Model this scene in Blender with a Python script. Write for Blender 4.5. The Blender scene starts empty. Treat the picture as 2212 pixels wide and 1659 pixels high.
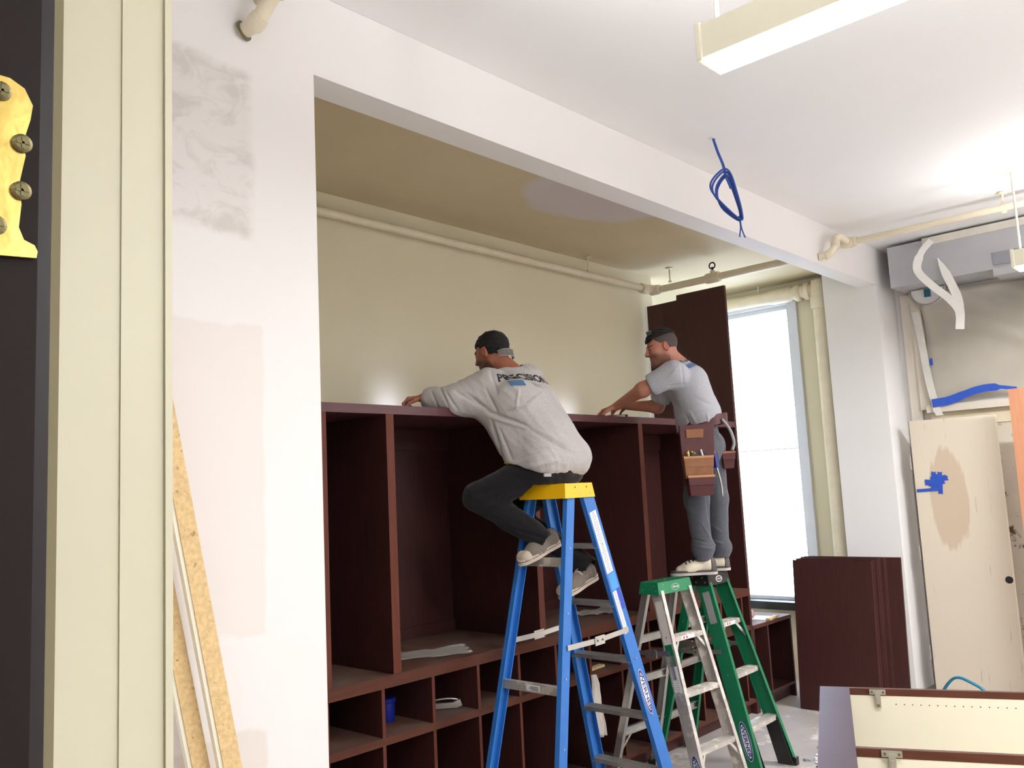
import bpy, bmesh, math, random
import numpy as np
from mathutils import Vector, Matrix, noise
from mathutils.bvhtree import BVHTree
V = Vector
random.seed(7)
SC = bpy.context.scene
COL = SC.collection

# ------------------------------------------------------------------ camera
cam_d = bpy.data.cameras.new('camera')
cam = bpy.data.objects.new('camera', cam_d)
COL.objects.link(cam)
CA = V((0.67826591, -0.73320467, -0.04864424))     # right
CB = V((-0.05526854, -0.11691488, 0.99160289))     # up
CF = V((0.73273511, 0.66988195, 0.11982253))       # forward
cam.matrix_world = Matrix(((CA.x, CB.x, -CF.x, 0), (CA.y, CB.y, -CF.y, 0), (CA.z, CB.z, -CF.z, 1.8), (0, 0, 0, 1)))
cam_d.sensor_width = 36.0
cam_d.lens = 36.0 * 1880 / 2212
cam_d.clip_start = 0.05
SC.camera = cam

# ------------------------------------------------------------------ world, exposure
w = bpy.data.worlds.new('world'); SC.world = w; w.use_nodes = True
bg = w.node_tree.nodes['Background']
bg.inputs[0].default_value = (0.62, 0.76, 1.0, 1); bg.inputs[1].default_value = 16.0
SC.view_settings.view_transform = 'Standard'
SC.view_settings.look = 'None'
SC.view_settings.gamma = 1
SC.view_settings.use_curve_mapping = False
SC.view_settings.exposure = 0.0

def area(name, loc, size, power, color, rot=(0, 0, 0), portal=False, spread=math.pi):
    d = bpy.data.lights.new(name, 'AREA'); d.shape = 'RECTANGLE'; d.size, d.size_y = size
    d.energy = power; d.color = color; d.spread = spread
    o = bpy.data.objects.new(name, d); COL.objects.link(o); o.location = loc; o.rotation_euler = rot
    if portal: d.cycles.is_portal = True
    return o
area('window_light_portal', (7.85, 3.89, 2.05), (2.8, 0.80), 1, (1, 1, 1), (0, math.radians(-90), 0) , portal=True)
# fluorescent fixtures: (x, y_end, length) ; down light and up light of each
FIX = [(2.31, 1.22, 2.5), (6.29, 1.285, 2.5), (2.33, -1.9, 2.5), (6.29, -1.9, 2.5)]  # last two fixtures are added out of view to light the room
POW = [(42, 56), (118, 34), (120, 56), (105, 50)]
WARM = (0.975, 0.985, 1.0)
for (fx, fy, fl), (pd, pu) in zip(FIX, POW):
    area('fixture_down_light', (fx, fy - fl / 2, 3.028), (0.08, fl - 0.1), pd, WARM)
    area('fixture_up_light', (fx, fy - fl / 2, 3.18), (0.07, fl - 0.1), pu, WARM, (math.pi, 0, 0))
area('hall_fill_light', (-1.2, -0.2, 2.95), (0.6, 1.4), 50, (1.0, 0.97, 0.90))  # added fill light in the unseen hall, no lamp modelled there

# ------------------------------------------------------------------ materials
def lin(c):
    c = c / 255.0
    return c / 12.92 if c <= 0.04045 else ((c + 0.055) / 1.055) ** 2.4
def rgb(r, g, b): return (lin(r), lin(g), lin(b), 1)

class NT:
    def __init__(s, mat):
        mat.use_nodes = True; s.t = mat.node_tree; s.n = s.t.nodes; s.l = s.t.links
        s.b = s.n['Principled BSDF']
    def new(s, typ, **kw):
        n = s.n.new(typ)
        for k, v in kw.items(): setattr(n, k, v)
        return n
    def link(s, a, b): s.l.new(a, b)
    def coord(s, space='Object', scale=(1, 1, 1)):
        if space == 'World': o = s.new('ShaderNodeNewGeometry').outputs['Position']
        else: o = s.new('ShaderNodeTexCoord').outputs[space]
        m = s.new('ShaderNodeMapping'); m.inputs['Scale'].default_value = scale
        s.link(o, m.inputs['Vector']); return m.outputs[0]
    def noise(s, vec, scale, detail=4, rough=.55, dist=0):
        n = s.new('ShaderNodeTexNoise'); n.inputs['Scale'].default_value = scale
        n.inputs['Detail'].default_value = detail; n.inputs['Roughness'].default_value = rough
        n.inputs['Distortion'].default_value = dist
        s.link(vec, n.inputs['Vector']); return n.outputs['Fac']
    def ramp(s, fac, stops):
        r = s.new('ShaderNodeValToRGB'); e = r.color_ramp.elements
        while len(e) < len(stops): e.new(0.5)
        for el, (p, c) in zip(e, stops): el.position = p; el.color = c if len(c) == 4 else (*c, 1)
        s.link(fac, r.inputs[0]); return r.outputs[0]
    def mix(s, fac, a, b):
        m = s.new('ShaderNodeMix', data_type='RGBA')
        for k, v in ((0, fac), (6, a), (7, b)):
            if isinstance(v, (int, float)): m.inputs[k].default_value = v
            elif isinstance(v, tuple): m.inputs[k].default_value = v
            else: s.link(v, m.inputs[k])
        return m.outputs[2]
    def math(s, op, a, b=0.0, c=None):
        m = s.new('ShaderNodeMath', operation=op)
        for k, v in enumerate((a, b) if c is None else (a, b, c)):
            if isinstance(v, (int, float)): m.inputs[k].default_value = v
            else: s.link(v, m.inputs[k])
        return m.outputs[0]
    def bump(s, h, strength=.2, dist=.01):
        b = s.new('ShaderNodeBump'); b.inputs['Strength'].default_value = strength
        b.inputs['Distance'].default_value = dist
        s.link(h, b.inputs['Height']); s.link(b.outputs[0], s.b.inputs['Normal'])

def mat(name, col, rough=.5, metal=0, var=.08, scale=6, bump=0, bscale=60, spec=.5, stretch=(1, 1, 1), space='Object', dirt=None):
    m = bpy.data.materials.new(name); t = NT(m)
    t.b.inputs['Roughness'].default_value = rough; t.b.inputs['Metallic'].default_value = metal
    t.b.inputs['Specular IOR Level'].default_value = spec
    v = t.coord(space, stretch)
    n = t.noise(v, scale)
    lo = tuple(c * (1 - var) for c in col[:3]) + (1,); hi = tuple(min(1, c * (1 + var)) for c in col[:3]) + (1,)
    c = t.ramp(n, [(.3, lo), (.7, hi)])
    if dirt:      # (colour, threshold, scale)
        dn = t.noise(v, dirt[2], 6, .65)
        c = t.mix(t.ramp(dn, [(dirt[1], (0, 0, 0)), (dirt[1] + .06, (1, 1, 1))]), c, dirt[0])
    t.link(c, t.b.inputs['Base Color'])
    if bump: t.bump(t.noise(v, bscale, 3), bump, .004)
    return m

def wood(name, c1, c2, rough=.35, grain='Z', spec=.5, dust=None):
    m = bpy.data.materials.new(name); t = NT(m)
    sc = {'Z': (14, 14, 1.2), 'X': (1.2, 14, 14), 'Y': (14, 1.2, 14)}[grain]
    v = t.coord('Object', sc)
    n = t.noise(v, 4, 6, .6, .3)
    c = t.ramp(n, [(.3, c1), (.7, c2)])
    if dust:
        dn = t.noise(t.coord('World'), 3.0, 7, .7)
        nz = t.new('ShaderNodeSeparateXYZ'); g = t.new('ShaderNodeNewGeometry'); t.link(g.outputs['Normal'], nz.inputs[0])
        up = t.math('GREATER_THAN', nz.outputs[2], .8)
        f = t.math('MULTIPLY', t.math('MULTIPLY', t.ramp(dn, [(.35, (.1, .1, .1)), (.7, (1, 1, 1))]), up), dust[1])
        c = t.mix(f, c, dust[0])
        t.link(t.math('MULTIPLY_ADD', f, .5, rough), t.b.inputs['Roughness'])
    else: t.b.inputs['Roughness'].default_value = rough
    t.b.inputs['Specular IOR Level'].default_value = spec
    t.link(c, t.b.inputs['Base Color']); t.bump(n, .05, .002)
    return m

def emit(name, col, s):
    m = bpy.data.materials.new(name); t = NT(m)
    t.b.inputs['Base Color'].default_value = (.8, .8, .8, 1)
    t.b.inputs['Emission Color'].default_value = col; t.b.inputs['Emission Strength'].default_value = s
    return m

# painted partition wall with dull patches of joint compound
def wall_patch_mat():
    m = bpy.data.materials.new('white_paint_with_patches'); t = NT(m)
    p = t.new('ShaderNodeNewGeometry').outputs['Position']
    s = t.new('ShaderNodeSeparateXYZ'); t.link(p, s.inputs[0])
    wob = t.noise(t.coord('World'), 3.2, 5, .6); wob = t.math('MULTIPLY', t.math('SUBTRACT', wob, .5), .16)
    x = t.math('ADD', s.outputs[0], t.math('MULTIPLY', wob, .35)); z = t.math('ADD', s.outputs[2], wob)
    def boxm(x1, z0, z1, soft):
        a = t.new('ShaderNodeMapRange', interpolation_type='SMOOTHSTEP')
        a.inputs[1].default_value = x1; a.inputs[2].default_value = x1 - soft; t.link(x, a.inputs[0])
        b = t.new('ShaderNodeMapRange', interpolation_type='SMOOTHSTEP')
        b.inputs[1].default_value = z1; b.inputs[2].default_value = z1 - soft; t.link(z, b.inputs[0])
        c = t.new('ShaderNodeMapRange', interpolation_type='SMOOTHSTEP')
        c.inputs[1].default_value = z0; c.inputs[2].default_value = z0 + soft; t.link(z, c.inputs[0])
        return t.math('MULTIPLY', t.math('MULTIPLY', a.outputs[0], b.outputs[0]), c.outputs[0])
    m1 = boxm(1.585, 2.68, 3.34, .05); m2 = boxm(1.60, 1.36, 2.40, .02); m3 = boxm(1.60, .5, 1.08, .02)
    mott = t.ramp(t.noise(t.coord('World', (1, 1, 1.6)), 7, 4, .6, .8), [(.45, (.35, .35, .35)), (.62, (1, 1, 1))])
    base = rgb(236, 233, 231)
    c = t.mix(t.math('MULTIPLY', m1, t.math('MULTIPLY', mott, .9)), base, rgb(208, 202, 196))
    c = t.mix(t.math('MULTIPLY', m2, .75), c, rgb(230, 222, 216))
    c = t.mix(t.math('MULTIPLY', m3, .7), c, rgb(224, 214, 204))
    t.link(c, t.b.inputs['Base Color']); t.b.inputs['Roughness'].default_value = .7
    t.bump(t.noise(t.coord('World'), 90, 3), .08, .002)
    return m

MT = {}
MT['wallA'] = wall_patch_mat()
MT['white'] = mat('white_wall_paint', rgb(236, 234, 233), .75, var=.02, scale=1.2, bump=.05, bscale=90, space='World')
MT['ceil'] = mat('ceiling_paint', rgb(242, 241, 241), .85, var=.02, scale=.8, space='World')
MT['beige'] = mat('alcove_beige_paint', rgb(228, 220, 192), .8, var=.03, scale=.9, bump=.1, bscale=70, space='World')
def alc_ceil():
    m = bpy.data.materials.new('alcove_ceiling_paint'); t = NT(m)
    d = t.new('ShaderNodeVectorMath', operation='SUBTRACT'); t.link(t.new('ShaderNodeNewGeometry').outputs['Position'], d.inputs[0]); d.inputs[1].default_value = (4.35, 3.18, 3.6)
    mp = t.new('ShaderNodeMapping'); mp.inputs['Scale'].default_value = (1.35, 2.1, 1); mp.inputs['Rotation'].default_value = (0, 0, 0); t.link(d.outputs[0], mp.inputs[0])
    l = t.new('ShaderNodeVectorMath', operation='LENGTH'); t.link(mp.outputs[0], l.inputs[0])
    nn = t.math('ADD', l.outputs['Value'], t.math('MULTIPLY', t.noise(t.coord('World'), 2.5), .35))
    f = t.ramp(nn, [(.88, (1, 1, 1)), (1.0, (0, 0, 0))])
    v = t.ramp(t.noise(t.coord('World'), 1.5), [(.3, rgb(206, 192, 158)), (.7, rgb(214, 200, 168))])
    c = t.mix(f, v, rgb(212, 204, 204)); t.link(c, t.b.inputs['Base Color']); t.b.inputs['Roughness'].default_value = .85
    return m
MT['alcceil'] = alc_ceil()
MT['cream'] = mat('cream_gloss_trim_paint', rgb(228, 224, 198), .4, var=.03, scale=4, bump=.12, bscale=14, stretch=(1, 1, .3))
MT['pipe'] = mat('cream_pipe_paint', rgb(226, 215, 190), .45, var=.06, scale=9, bump=.25, bscale=40)
MT['floor'] = mat('dusty_concrete_floor', rgb(176, 168, 164), .85, var=.12, scale=2.2, bump=.1, bscale=40, space='World', dirt=(rgb(215, 210, 206), .56, 3.5))
MT['mah'] = wood('mahogany_laminate', rgb(60, 33, 31), rgb(72, 39, 36), .45, 'Z', .35)
MT['mahX'] = wood('mahogany_edge', rgb(80, 45, 34), rgb(92, 52, 39), .5, 'X', .2, dust=(rgb(120, 105, 95), .75))
MT['mahtop'] = wood('mahogany_top', rgb(82, 46, 48), rgb(92, 52, 54), .42, 'X', .4)
MT['mahstrip'] = wood('mahogany_face', rgb(60, 32, 38), rgb(70, 38, 44), .5, 'X', .3)
MT['mahband'] = wood('mahogany_edge_band', rgb(90, 45, 33), rgb(102, 52, 38), .5, 'Z', .2)
MT['darkdoor'] = mat('dark_brown_door_varnish', rgb(32, 24, 24), .55, spec=.2, var=.2, scale=5, bump=.1, bscale=25, stretch=(1, 1, .3))
MT['black'] = mat('black_plastic', rgb(28, 27, 28), .45)
MT['brass'] = mat('polished_brass', rgb(236, 206, 118), .3, 1, var=.15, scale=30, bump=.1, bscale=60)
MT['dullbrass'] = mat('tarnished_screw', rgb(120, 112, 80), .45, .8, var=.2, scale=200)
MT['lampwhite'] = mat('fixture_white_enamel', rgb(240, 236, 214), .5, var=.01)
MT['diff'] = emit('lit_diffuser', (1, .96, .88, 1), 6)
MT['blue'] = mat('blue_fibreglass', rgb(44, 112, 190), .45, var=.06, scale=20, bump=.08, bscale=150)
MT['green'] = mat('green_fibreglass', rgb(10, 108, 72), .45, var=.08, scale=20, bump=.08, bscale=150)
MT['greencap'] = mat('green_plastic_cap', rgb(16, 122, 78), .4, var=.08, scale=10, dirt=(rgb(190, 195, 185), .63, 30))
MT['yellow'] = mat('yellow_plastic_cap', rgb(244, 190, 14), .4, var=.03)
MT['alu'] = mat('aluminium', rgb(196, 194, 190), .38, .8, var=.12, scale=14, bump=.05, stretch=(1, 1, .2))
MT['aludirty'] = mat('paint_splashed_aluminium', rgb(196, 190, 184), .5, .6, var=.15, scale=12, dirt=(rgb(230, 224, 214), .52, 16))
MT['steel'] = mat('zinc_steel', rgb(190, 188, 182), .3, .9, var=.06)
MT['bluetape'] = mat('blue_masking_tape', rgb(40, 84, 190), .6, var=.08, scale=40)
MT['bluecable'] = mat('blue_cable_jacket', rgb(36, 74, 160), .5, var=.1, scale=30)
MT['paper'] = mat('white_paper', rgb(222, 214, 204), .8, var=.03)
MT['lbl'] = mat('label_white', rgb(228, 228, 228), .5, var=.02)
MT['lblgrey'] = mat('label_print_grey', rgb(150, 150, 152), .5)
MT['lblblue'] = mat('label_blue', rgb(44, 70, 178), .5)
MT['lblcyan'] = mat('label_light_blue', rgb(70, 150, 215), .5)
MT['navy'] = mat('logo_navy', rgb(24, 44, 120), .5)
MT['ink'] = mat('printed_black', rgb(30, 32, 34), .6)
MT['red'] = mat('label_red', rgb(180, 40, 40), .5)
MT['pboard'] = mat('raw_particleboard', rgb(214, 184, 134), .85, var=.16, scale=70, bump=.5, bscale=110, dirt=(rgb(160, 128, 80), .62, 45))
MT['melamine'] = mat('cream_melamine', rgb(232, 226, 206), .35, var=.01)
MT['ply'] = wood('orange_plywood', rgb(178, 122, 90), rgb(190, 134, 102), .6, 'Z')
MT['glass'] = None
g = bpy.data.materials.new('window_glass'); t = NT(g); t.b.inputs['Transmission Weight'].default_value = 1; t.b.inputs['Roughness'].default_value = 0; t.b.inputs['IOR'].default_value = 1.05; MT['glass'] = g

# ------------------------------------------------------------------ mesh helpers
def obj(name, bm, m, parent=None, label=None, cat=None, group=None, kind=None, smooth=False, bevel=0):
    me = bpy.data.meshes.new(name)
    if bevel:
        bmesh.ops.bevel(bm, geom=[e for e in bm.edges if len(e.link_faces) == 2 and e.calc_face_angle(0) > .6], offset=bevel, segments=2, affect='EDGES', profile=.5)
    bm.normal_update(); bm.to_mesh(me); bm.free()
    for mm in (m if isinstance(m, (list, tuple)) else [m]): me.materials.append(mm)
    if smooth:
        for p in me.polygons: p.use_smooth = True
        if smooth == 'a':
            try: me.set_sharp_from_angle(angle=math.radians(40))
            except Exception: pass
    o = bpy.data.objects.new(name, me); COL.objects.link(o); o.parent = parent
    if label: o['label'] = label
    if cat: o['category'] = cat
    if group: o['group'] = group
    if kind: o['kind'] = kind
    return o
def thing(name, label, cat, loc=(0, 0, 0), rz=0, group=None, kind=None):
    o = bpy.data.objects.new(name, None); COL.objects.link(o); o.location = loc; o.rotation_euler = (0, 0, rz)
    o.empty_display_size = .05
    if label: o['label'] = label
    if cat: o['category'] = cat
    if group: o['group'] = group
    if kind: o['kind'] = kind
    return o
def quad_box(bm, P, mi=0):
    v = [bm.verts.new(p) for p in P]
    for f in ((0, 3, 2, 1), (4, 5, 6, 7), (0, 1, 5, 4), (1, 2, 6, 5), (2, 3, 7, 6), (3, 0, 4, 7)):
        fc = bm.faces.new([v[i] for i in f]); fc.material_index = mi
def box(bm, x0, x1, y0, y1, z0, z1, mi=0):
    quad_box(bm, [(x0, y0, z0), (x1, y0, z0), (x1, y1, z0), (x0, y1, z0), (x0, y0, z1), (x1, y0, z1), (x1, y1, z1), (x0, y1, z1)], mi)
    return bm
def B(*a): return box(bmesh.new(), *a)
def bx(name, dims, m, parent=None, bevel=0, **k): return obj(name, B(*dims), m, parent, bevel=bevel, **k)
def frame_from(d, up=V((0, 0, 1))):
    d = d.normalized()
    if abs(d.dot(up)) > .98: up = V((0, 1, 0))
    x = up.cross(d).normalized(); return x, d.cross(x)
def bar(bm, a, b, wx, wy, up=V((0, 0, 1)), mi=0):
    a = V(a); b = V(b); x, y = frame_from(b - a, V(up)); P = []
    for q in (a, b):
        for sx, sy in ((-1, -1), (1, -1), (1, 1), (-1, 1)): P.append(q + x * sx * wx / 2 + y * sy * wy / 2)
    quad_box(bm, [P[0], P[1], P[2], P[3], P[4], P[5], P[6], P[7]], mi); return bm
def crom(pts, n=6, closed=False):
    pts = [V(p) for p in pts]; out = []; N = len(pts)
    for i in range(N if closed else N - 1):
        p0 = pts[(i - 1) % N] if closed or i else pts[0] * 2 - pts[1]; p1 = pts[i]; p2 = pts[(i + 1) % N]
        p3 = pts[(i + 2) % N] if closed or i + 2 < N else pts[-1] * 2 - pts[-2]
        for k in range(n):
            u = k / n
            out.append(.5 * ((2 * p1) + (p2 - p0) * u + (2 * p0 - 5 * p1 + 4 * p2 - p3) * u * u + (3 * p1 - p0 - 3 * p2 + p3) * u ** 3))
    if not closed: out.append(pts[-1])
    return out
def tube(bm, pts, r, n=10, caps=True):
    pts = [V(p) for p in pts]; rings = []; x = None
    for i, p in enumerate(pts):
        d = (pts[min(i + 1, len(pts) - 1)] - pts[max(i - 1, 0)]).normalized()
        if x is None: x, y = frame_from(d)
        else: x = (x - d * x.dot(d)).normalized(); y = d.cross(x)
        rr = r[i] if isinstance(r, (list, tuple)) else r
        rings.append([bm.verts.new(p + (x * math.cos(a) + y * math.sin(a)) * rr) for a in [2 * math.pi * k / n for k in range(n)]])
    for a, b in zip(rings, rings[1:]):
        for k in range(n): bm.faces.new((a[k], a[(k + 1) % n], b[(k + 1) % n], b[k]))
    if caps: bm.faces.new(rings[0][::-1]); bm.faces.new(rings[-1])
    return bm
def ribbon(bm, pts, w, side=V((0, 1, 0)), t=.0008):
    """thin tape strip with thickness, width along 'side' (list or vector)"""
    pts = [V(p) for p in pts]; rows = []
    for i, p in enumerate(pts):
        s = V(side[i]) if isinstance(side, (list, tuple)) and not isinstance(side[0], (int, float)) else V(side)
        ww = w[i] if isinstance(w, (list, tuple)) else w
        d = (pts[min(i + 1, len(pts) - 1)] - pts[max(i - 1, 0)]).normalized(); n = d.cross(s).normalized() * t
        rows.append([bm.verts.new(q) for q in (p - s * ww / 2 - n, p + s * ww / 2 - n, p + s * ww / 2 + n, p - s * ww / 2 + n)])
    for a, b in zip(rows, rows[1:]):
        for k in range(4): bm.faces.new((a[k], a[(k + 1) % 4], b[(k + 1) % 4], b[k]))
    bm.faces.new(rows[0][::-1]); bm.faces.new(rows[-1]); return bm
def prism(bm, poly, O, X, Y, N, d, mi=0):
    """extrude 2-D polygon (in X,Y axes at O) by d along N"""
    O, X, Y, N = V(O), V(X), V(Y), V(N)
    a = [bm.verts.new(O + X * p[0] + Y * p[1]) for p in poly]; b = [bm.verts.new(O + X * p[0] + Y * p[1] + N * d) for p in poly]
    f = bm.faces.new(a[::-1]); f.material_index = mi; f = bm.faces.new(b); f.material_index = mi
    for i in range(len(poly)):
        f = bm.faces.new((a[i], a[(i + 1) % len(poly)], b[(i + 1) % len(poly)], b[i])); f.material_index = mi
    return bm
def ell(a, b, n=28): return [(a * math.cos(2 * math.pi * k / n), b * math.sin(2 * math.pi * k / n)) for k in range(n)]
_tc = {}
def text_geo(s, bold=.0, shear=0):
    """vertices / faces of flat lettering, height about 0.7 units, centred"""
    k = (s, bold, shear)
    if k in _tc: return _tc[k]
    c = bpy.data.curves.new('t', 'FONT'); c.body = s; c.align_x = 'CENTER'; c.align_y = 'CENTER'; c.offset = bold; c.resolution_u = 3; c.shear = shear
    o = bpy.data.objects.new('t', c); COL.objects.link(o); bpy.context.view_layer.update()
    me = o.evaluated_get(bpy.context.evaluated_depsgraph_get()).to_mesh()
    r = ([tuple(v.co) for v in me.vertices], [tuple(p.vertices) for p in me.polygons])
    o.evaluated_get(bpy.context.evaluated_depsgraph_get()).to_mesh_clear()
    COL.objects.unlink(o); bpy.data.objects.remove(o); bpy.data.curves.remove(c); _tc[k] = r; return r
def text(bm, s, O, X, Y, size, bold=.02, lift=.0006, mi=0, sx=1, shear=0):
    vs, fs = text_geo(s, bold, shear); O, X, Y = V(O), V(X).normalized(), V(Y).normalized(); N = X.cross(Y)
    vv = [bm.verts.new(O + X * v[0] * size * sx + Y * v[1] * size + N * lift) for v in vs]
    for f in fs:
        try: q = bm.faces.new([vv[i] for i in f]); q.material_index = mi
        except ValueError: pass
    return bm
def struct(name, bm, m, parent=None, bevel=0, **k): return obj(name, bm, m, parent, kind='structure', bevel=bevel, **k)

# ------------------------------------------------------------------ setting
FARX, YW, YB = 7.95, 2.60, 4.15
struct('floor', B(-3, 8.3, -6.2, 4.6, -.12, 0), MT['floor'])
struct('ceiling', B(-3, 8.2, -6.2, YW + .15, 3.71, 3.85), MT['ceil'])
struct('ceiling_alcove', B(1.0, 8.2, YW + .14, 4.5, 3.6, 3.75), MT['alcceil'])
bm = bmesh.new()
box(bm, .476, 1.825, YW, YW + .15, 0, 3.709)           # left of opening
box(bm, 1.825, 7.5, YW, YW + .15, 3.38, 3.709)         # header beam
struct('wall_partition', bm, MT['wallA'])
struct('wall_pier', B(7.5, FARX, YW, 3.06, 0, 3.709), MT['white'], bevel=.004)
bm = B(1.5, 6.42, YB, YB + .15, 0, 3.65); box(bm, 6.42, 8.1, 4.36, 4.5, 0, 3.65)
struct('wall_alcove_back', bm, MT['beige'])
struct('wall_alcove_left', B(1.3, 1.5, YW + .15, YB + .1, 0, 3.65), MT['beige'])
bm = bmesh.new()                                        # wall with the window hole
WX, WY0, WY1, WZ0, WZ1 = 7.72, 3.50, 4.28, .66, 3.40
box(bm, WX, 8.1, 3.05, WY0, 0, 3.65); box(bm, WX, 8.1, WY1, 4.38, 0, 3.65)
box(bm, WX, 8.1, WY0, WY1, 0, WZ0); box(bm, WX, 8.1, WY0, WY1, WZ1, 3.65)
struct('wall_alcove_window', bm, MT['beige'])
struct('wall_far', B(FARX, 8.1, -6.2, YW + .01, 0, 3.75), MT['white'])
struct('wall_rear', B(.3, 8.1, -6.3, -6.1, 0, 3.75), MT['white'])
bm = bmesh.new()
box(bm, .34, .476, .99, YW + .15, 0, 3.75); box(bm, .34, .476, -6.2, -.45, 0, 3.75); box(bm, .34, .476, -.45, .99, 2.75, 3.75)
struct('wall_near', bm, MT['white'])
bm = bmesh.new()
box(bm, -3.1, -3, -2.2, 2.2, 0, 3.2); box(bm, -3, .34, -2.2, -2.1, 0, 3.2); box(bm, -3, .34, 2.1, 2.2, 0, 3.2)
struct('wall_hall', bm, mat('hall_wall_paint', rgb(214, 206, 180), .7, space='World'))
struct('ceiling_hall', B(-3.1, .34, -2.2, 2.2, 3.0, 3.1), MT['white'])
# --- doorway: jamb with its stop and room-side casing bead
tr = thing('trim_1', None, None, (.408, .97, 0), kind='structure')
def trp(n, d, b=.003):
    x0, x1, y0, y1, z0, z1 = d
    return obj(n, B(x0 - .408, x1 - .408, y0 - .97, y1 - .97, z0, z1), MT['cream'], tr, bevel=b)
trp('jamb_board', (.3445, .466, .955, .985, 0, 2.75))
trp('door_stop', (.408, .458, .9532, .956, 0, 2.75))
trp('edge_bead', (.457, .4655, .950, .956, 0, 2.75), .003)
# --- window of the alcove
wn = thing('window_1', 'tall narrow window glowing white beside the tall mahogany end panel', None, (WX, 3.8, WZ0), kind='structure')
def wp(n, d, m, b=.002):
    x0, x1, y0, y1, z0, z1 = d
    return obj(n, B(x0 - WX, x1 - WX, y0 - 3.8, y1 - 3.8, z0 - WZ0, z1 - WZ0), m, wn, bevel=b)
MT['wtrim'] = mat('window_white_gloss', rgb(214, 218, 226), .4, var=.03)
wp('window_casing', (WX - .025, WX + .01, WY0 - .09, WY0, WZ0 - .02, WZ1 + .02), MT['wtrim'])
wp('window_casing', (WX - .025, WX + .01, WY0, 4.34, WZ1, WZ1 + .06), MT['wtrim'])
wp('window_frame', (WX + .03, WX + .08, WY0, WY0 + .03, WZ0, WZ1), MT['wtrim'])
wp('window_frame', (WX + .03, WX + .08, WY1 - .03, WY1, WZ0, WZ1), MT['wtrim'])
wp('meeting_rail', (WX + .03, WX + .07, WY0 + .03, WY1 - .03, 2.046, 2.056), MT['wtrim'])
wp('window_frame', (WX + .03, WX + .08, WY0, WY1, WZ1 - .04, WZ1), MT['wtrim'])
wp('window_frame', (WX + .03, WX + .08, WY0, WY1, WZ0, WZ0 + .03), MT['wtrim'])
wp('pane', (WX + .05, WX + .054, WY0 + .03, WY1 - .03, WZ0 + .03, 2.046), MT['glass'], 0)
wp('pane', (WX + .045, WX + .049, WY0 + .03, WY1 - .03, 2.056, WZ1 - .04), MT['glass'], 0)
wp('window_sill', (WX - .14, WX + .03, WY0 - .12, 4.34, WZ0 - .07, WZ0), MT['black'])
# ------------------------------------------------------------------ cabinets
MH, ME = MT['mah'], MT['mahX']
YC = 3.38; YE = 4.13
def piece(parent, n, d, m=MH, b=.0015, **k):
    px, py, pz = parent.location; x0, x1, y0, y1, z0, z1 = d
    return obj(n, B(x0 - px, x1 - px, y0 - py, y1 - py, z0 - pz, z1 - pz), m, parent, bevel=b, **k)
up = thing('locker_cabinet', 'long dark mahogany open locker cabinet the two men lean on', 'cabinet', (4.3, 3.75, .945))
piece(up, 'top_panel', (2.36, 6.295, YC, YE, 2.202, 2.247), MT['mahtop'])
for x0, x1 in ((2.362, 2.40), (2.757, 2.806), (3.838, 3.887), (4.95, 5.00)):
    dv = piece(up, 'divider', (x0, x1, YC + .004, YE - .02, .946, 2.202)); eb_ = piece(up, 'edge_band', (x0, x1, YC + .002, YC + .004, .946, 2.202), MT['mahband'], 0); eb_.parent = dv
for x0, x1 in ((2.40, 2.757), (2.806, 3.838), (3.887, 4.95), (5.00, 6.295)):
    piece(up, 'back_panel', (x0, x1, YE - .025, YE - .005, .946, 2.202))
    piece(up, 'hanging_rail', (x0, x1, YE - .045, YE - .025, 2.07, 2.19))
    piece(up, 'base_cleat', (x0, x1, YE - .045, YE - .025, .946, 1.01))
bt = obj('bench_top', B(-1.97, 1.965, YC - .005 - 3.75, YE - 3.75, -.0275, .0275), ME, None, 'dusty mahogany bench board below the open lockers, above the cubbies', 'bench top', bevel=.002)
bt.location = (4.33, 3.75, .9175)
cb = thing('cubby_cabinet', 'mahogany cubby cabinet of small square compartments under the bench board', 'cabinet', (4.3, 3.75, 0))
piece(cb, 'shelf', (2.36, 6.295, YC, YE - .02, .630, .665), ME)
piece(cb, 'bottom_panel', (2.36, 6.295, YC, YE - .02, .09, .115), ME)
piece(cb, 'toe_kick', (2.36, 6.295, YC + .05, YC + .07, 0.001, .09))
piece(cb, 'back_panel', (2.36, 6.295, YE - .02, YE, .09, .889))
x = 2.362; k = 0
while x < 6.2:
    for za, zb_ in ((.6655, .889), (.1155, .6295)):
        dv = piece(cb, 'divider', (x, x + .019, YC + .005, YE - .021, za, zb_), MH)
        eb_ = piece(cb, 'edge_band', (x, x + .019, YC + .003, YC + .005, za, zb_), MT['mahband'], 0); eb_.parent = dv
    x += .3185
ep = obj('end_panel', bmesh.new(), MH, None, 'tall dark mahogany panel with a notched top standing beside the window', 'panel')
bm = bmesh.new()
prism(bm, [(YC, 0.001), (YC, 3.36), (3.83, 3.36), (3.83, 3.315), (YE, 3.315), (YE, 0.001)], (6.30, 0, 0), (0, 1, 0), (0, 0, 1), (1, 0, 0), .03)
bmesh.ops.bevel(bm, geom=bm.edges[:], offset=.002, segments=1, affect='EDGES'); bm.normal_update(); bm.to_mesh(ep.data); bm.free()
lc = thing('low_cabinet', 'low mahogany open cabinet under the window, right of the tall panel', 'cabinet', (6.65, 3.7, 0))
piece(lc, 'top_panel', (6.335, 7.0, YC, YE, .625, .655), ME)
for xx in (6.335, 6.57, 6.975): piece(lc, 'side_panel' if xx != 6.57 else 'divider', (xx, xx + .022, YC + .003, YE - .02, .0 + .001, .625))
piece(lc, 'bottom_panel', (6.357, 6.975, YC + .004, YE - .02, .10, .12)); piece(lc, 'back_panel', (6.335, 6.997, YE - .02, YE, .1, .625))
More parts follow.
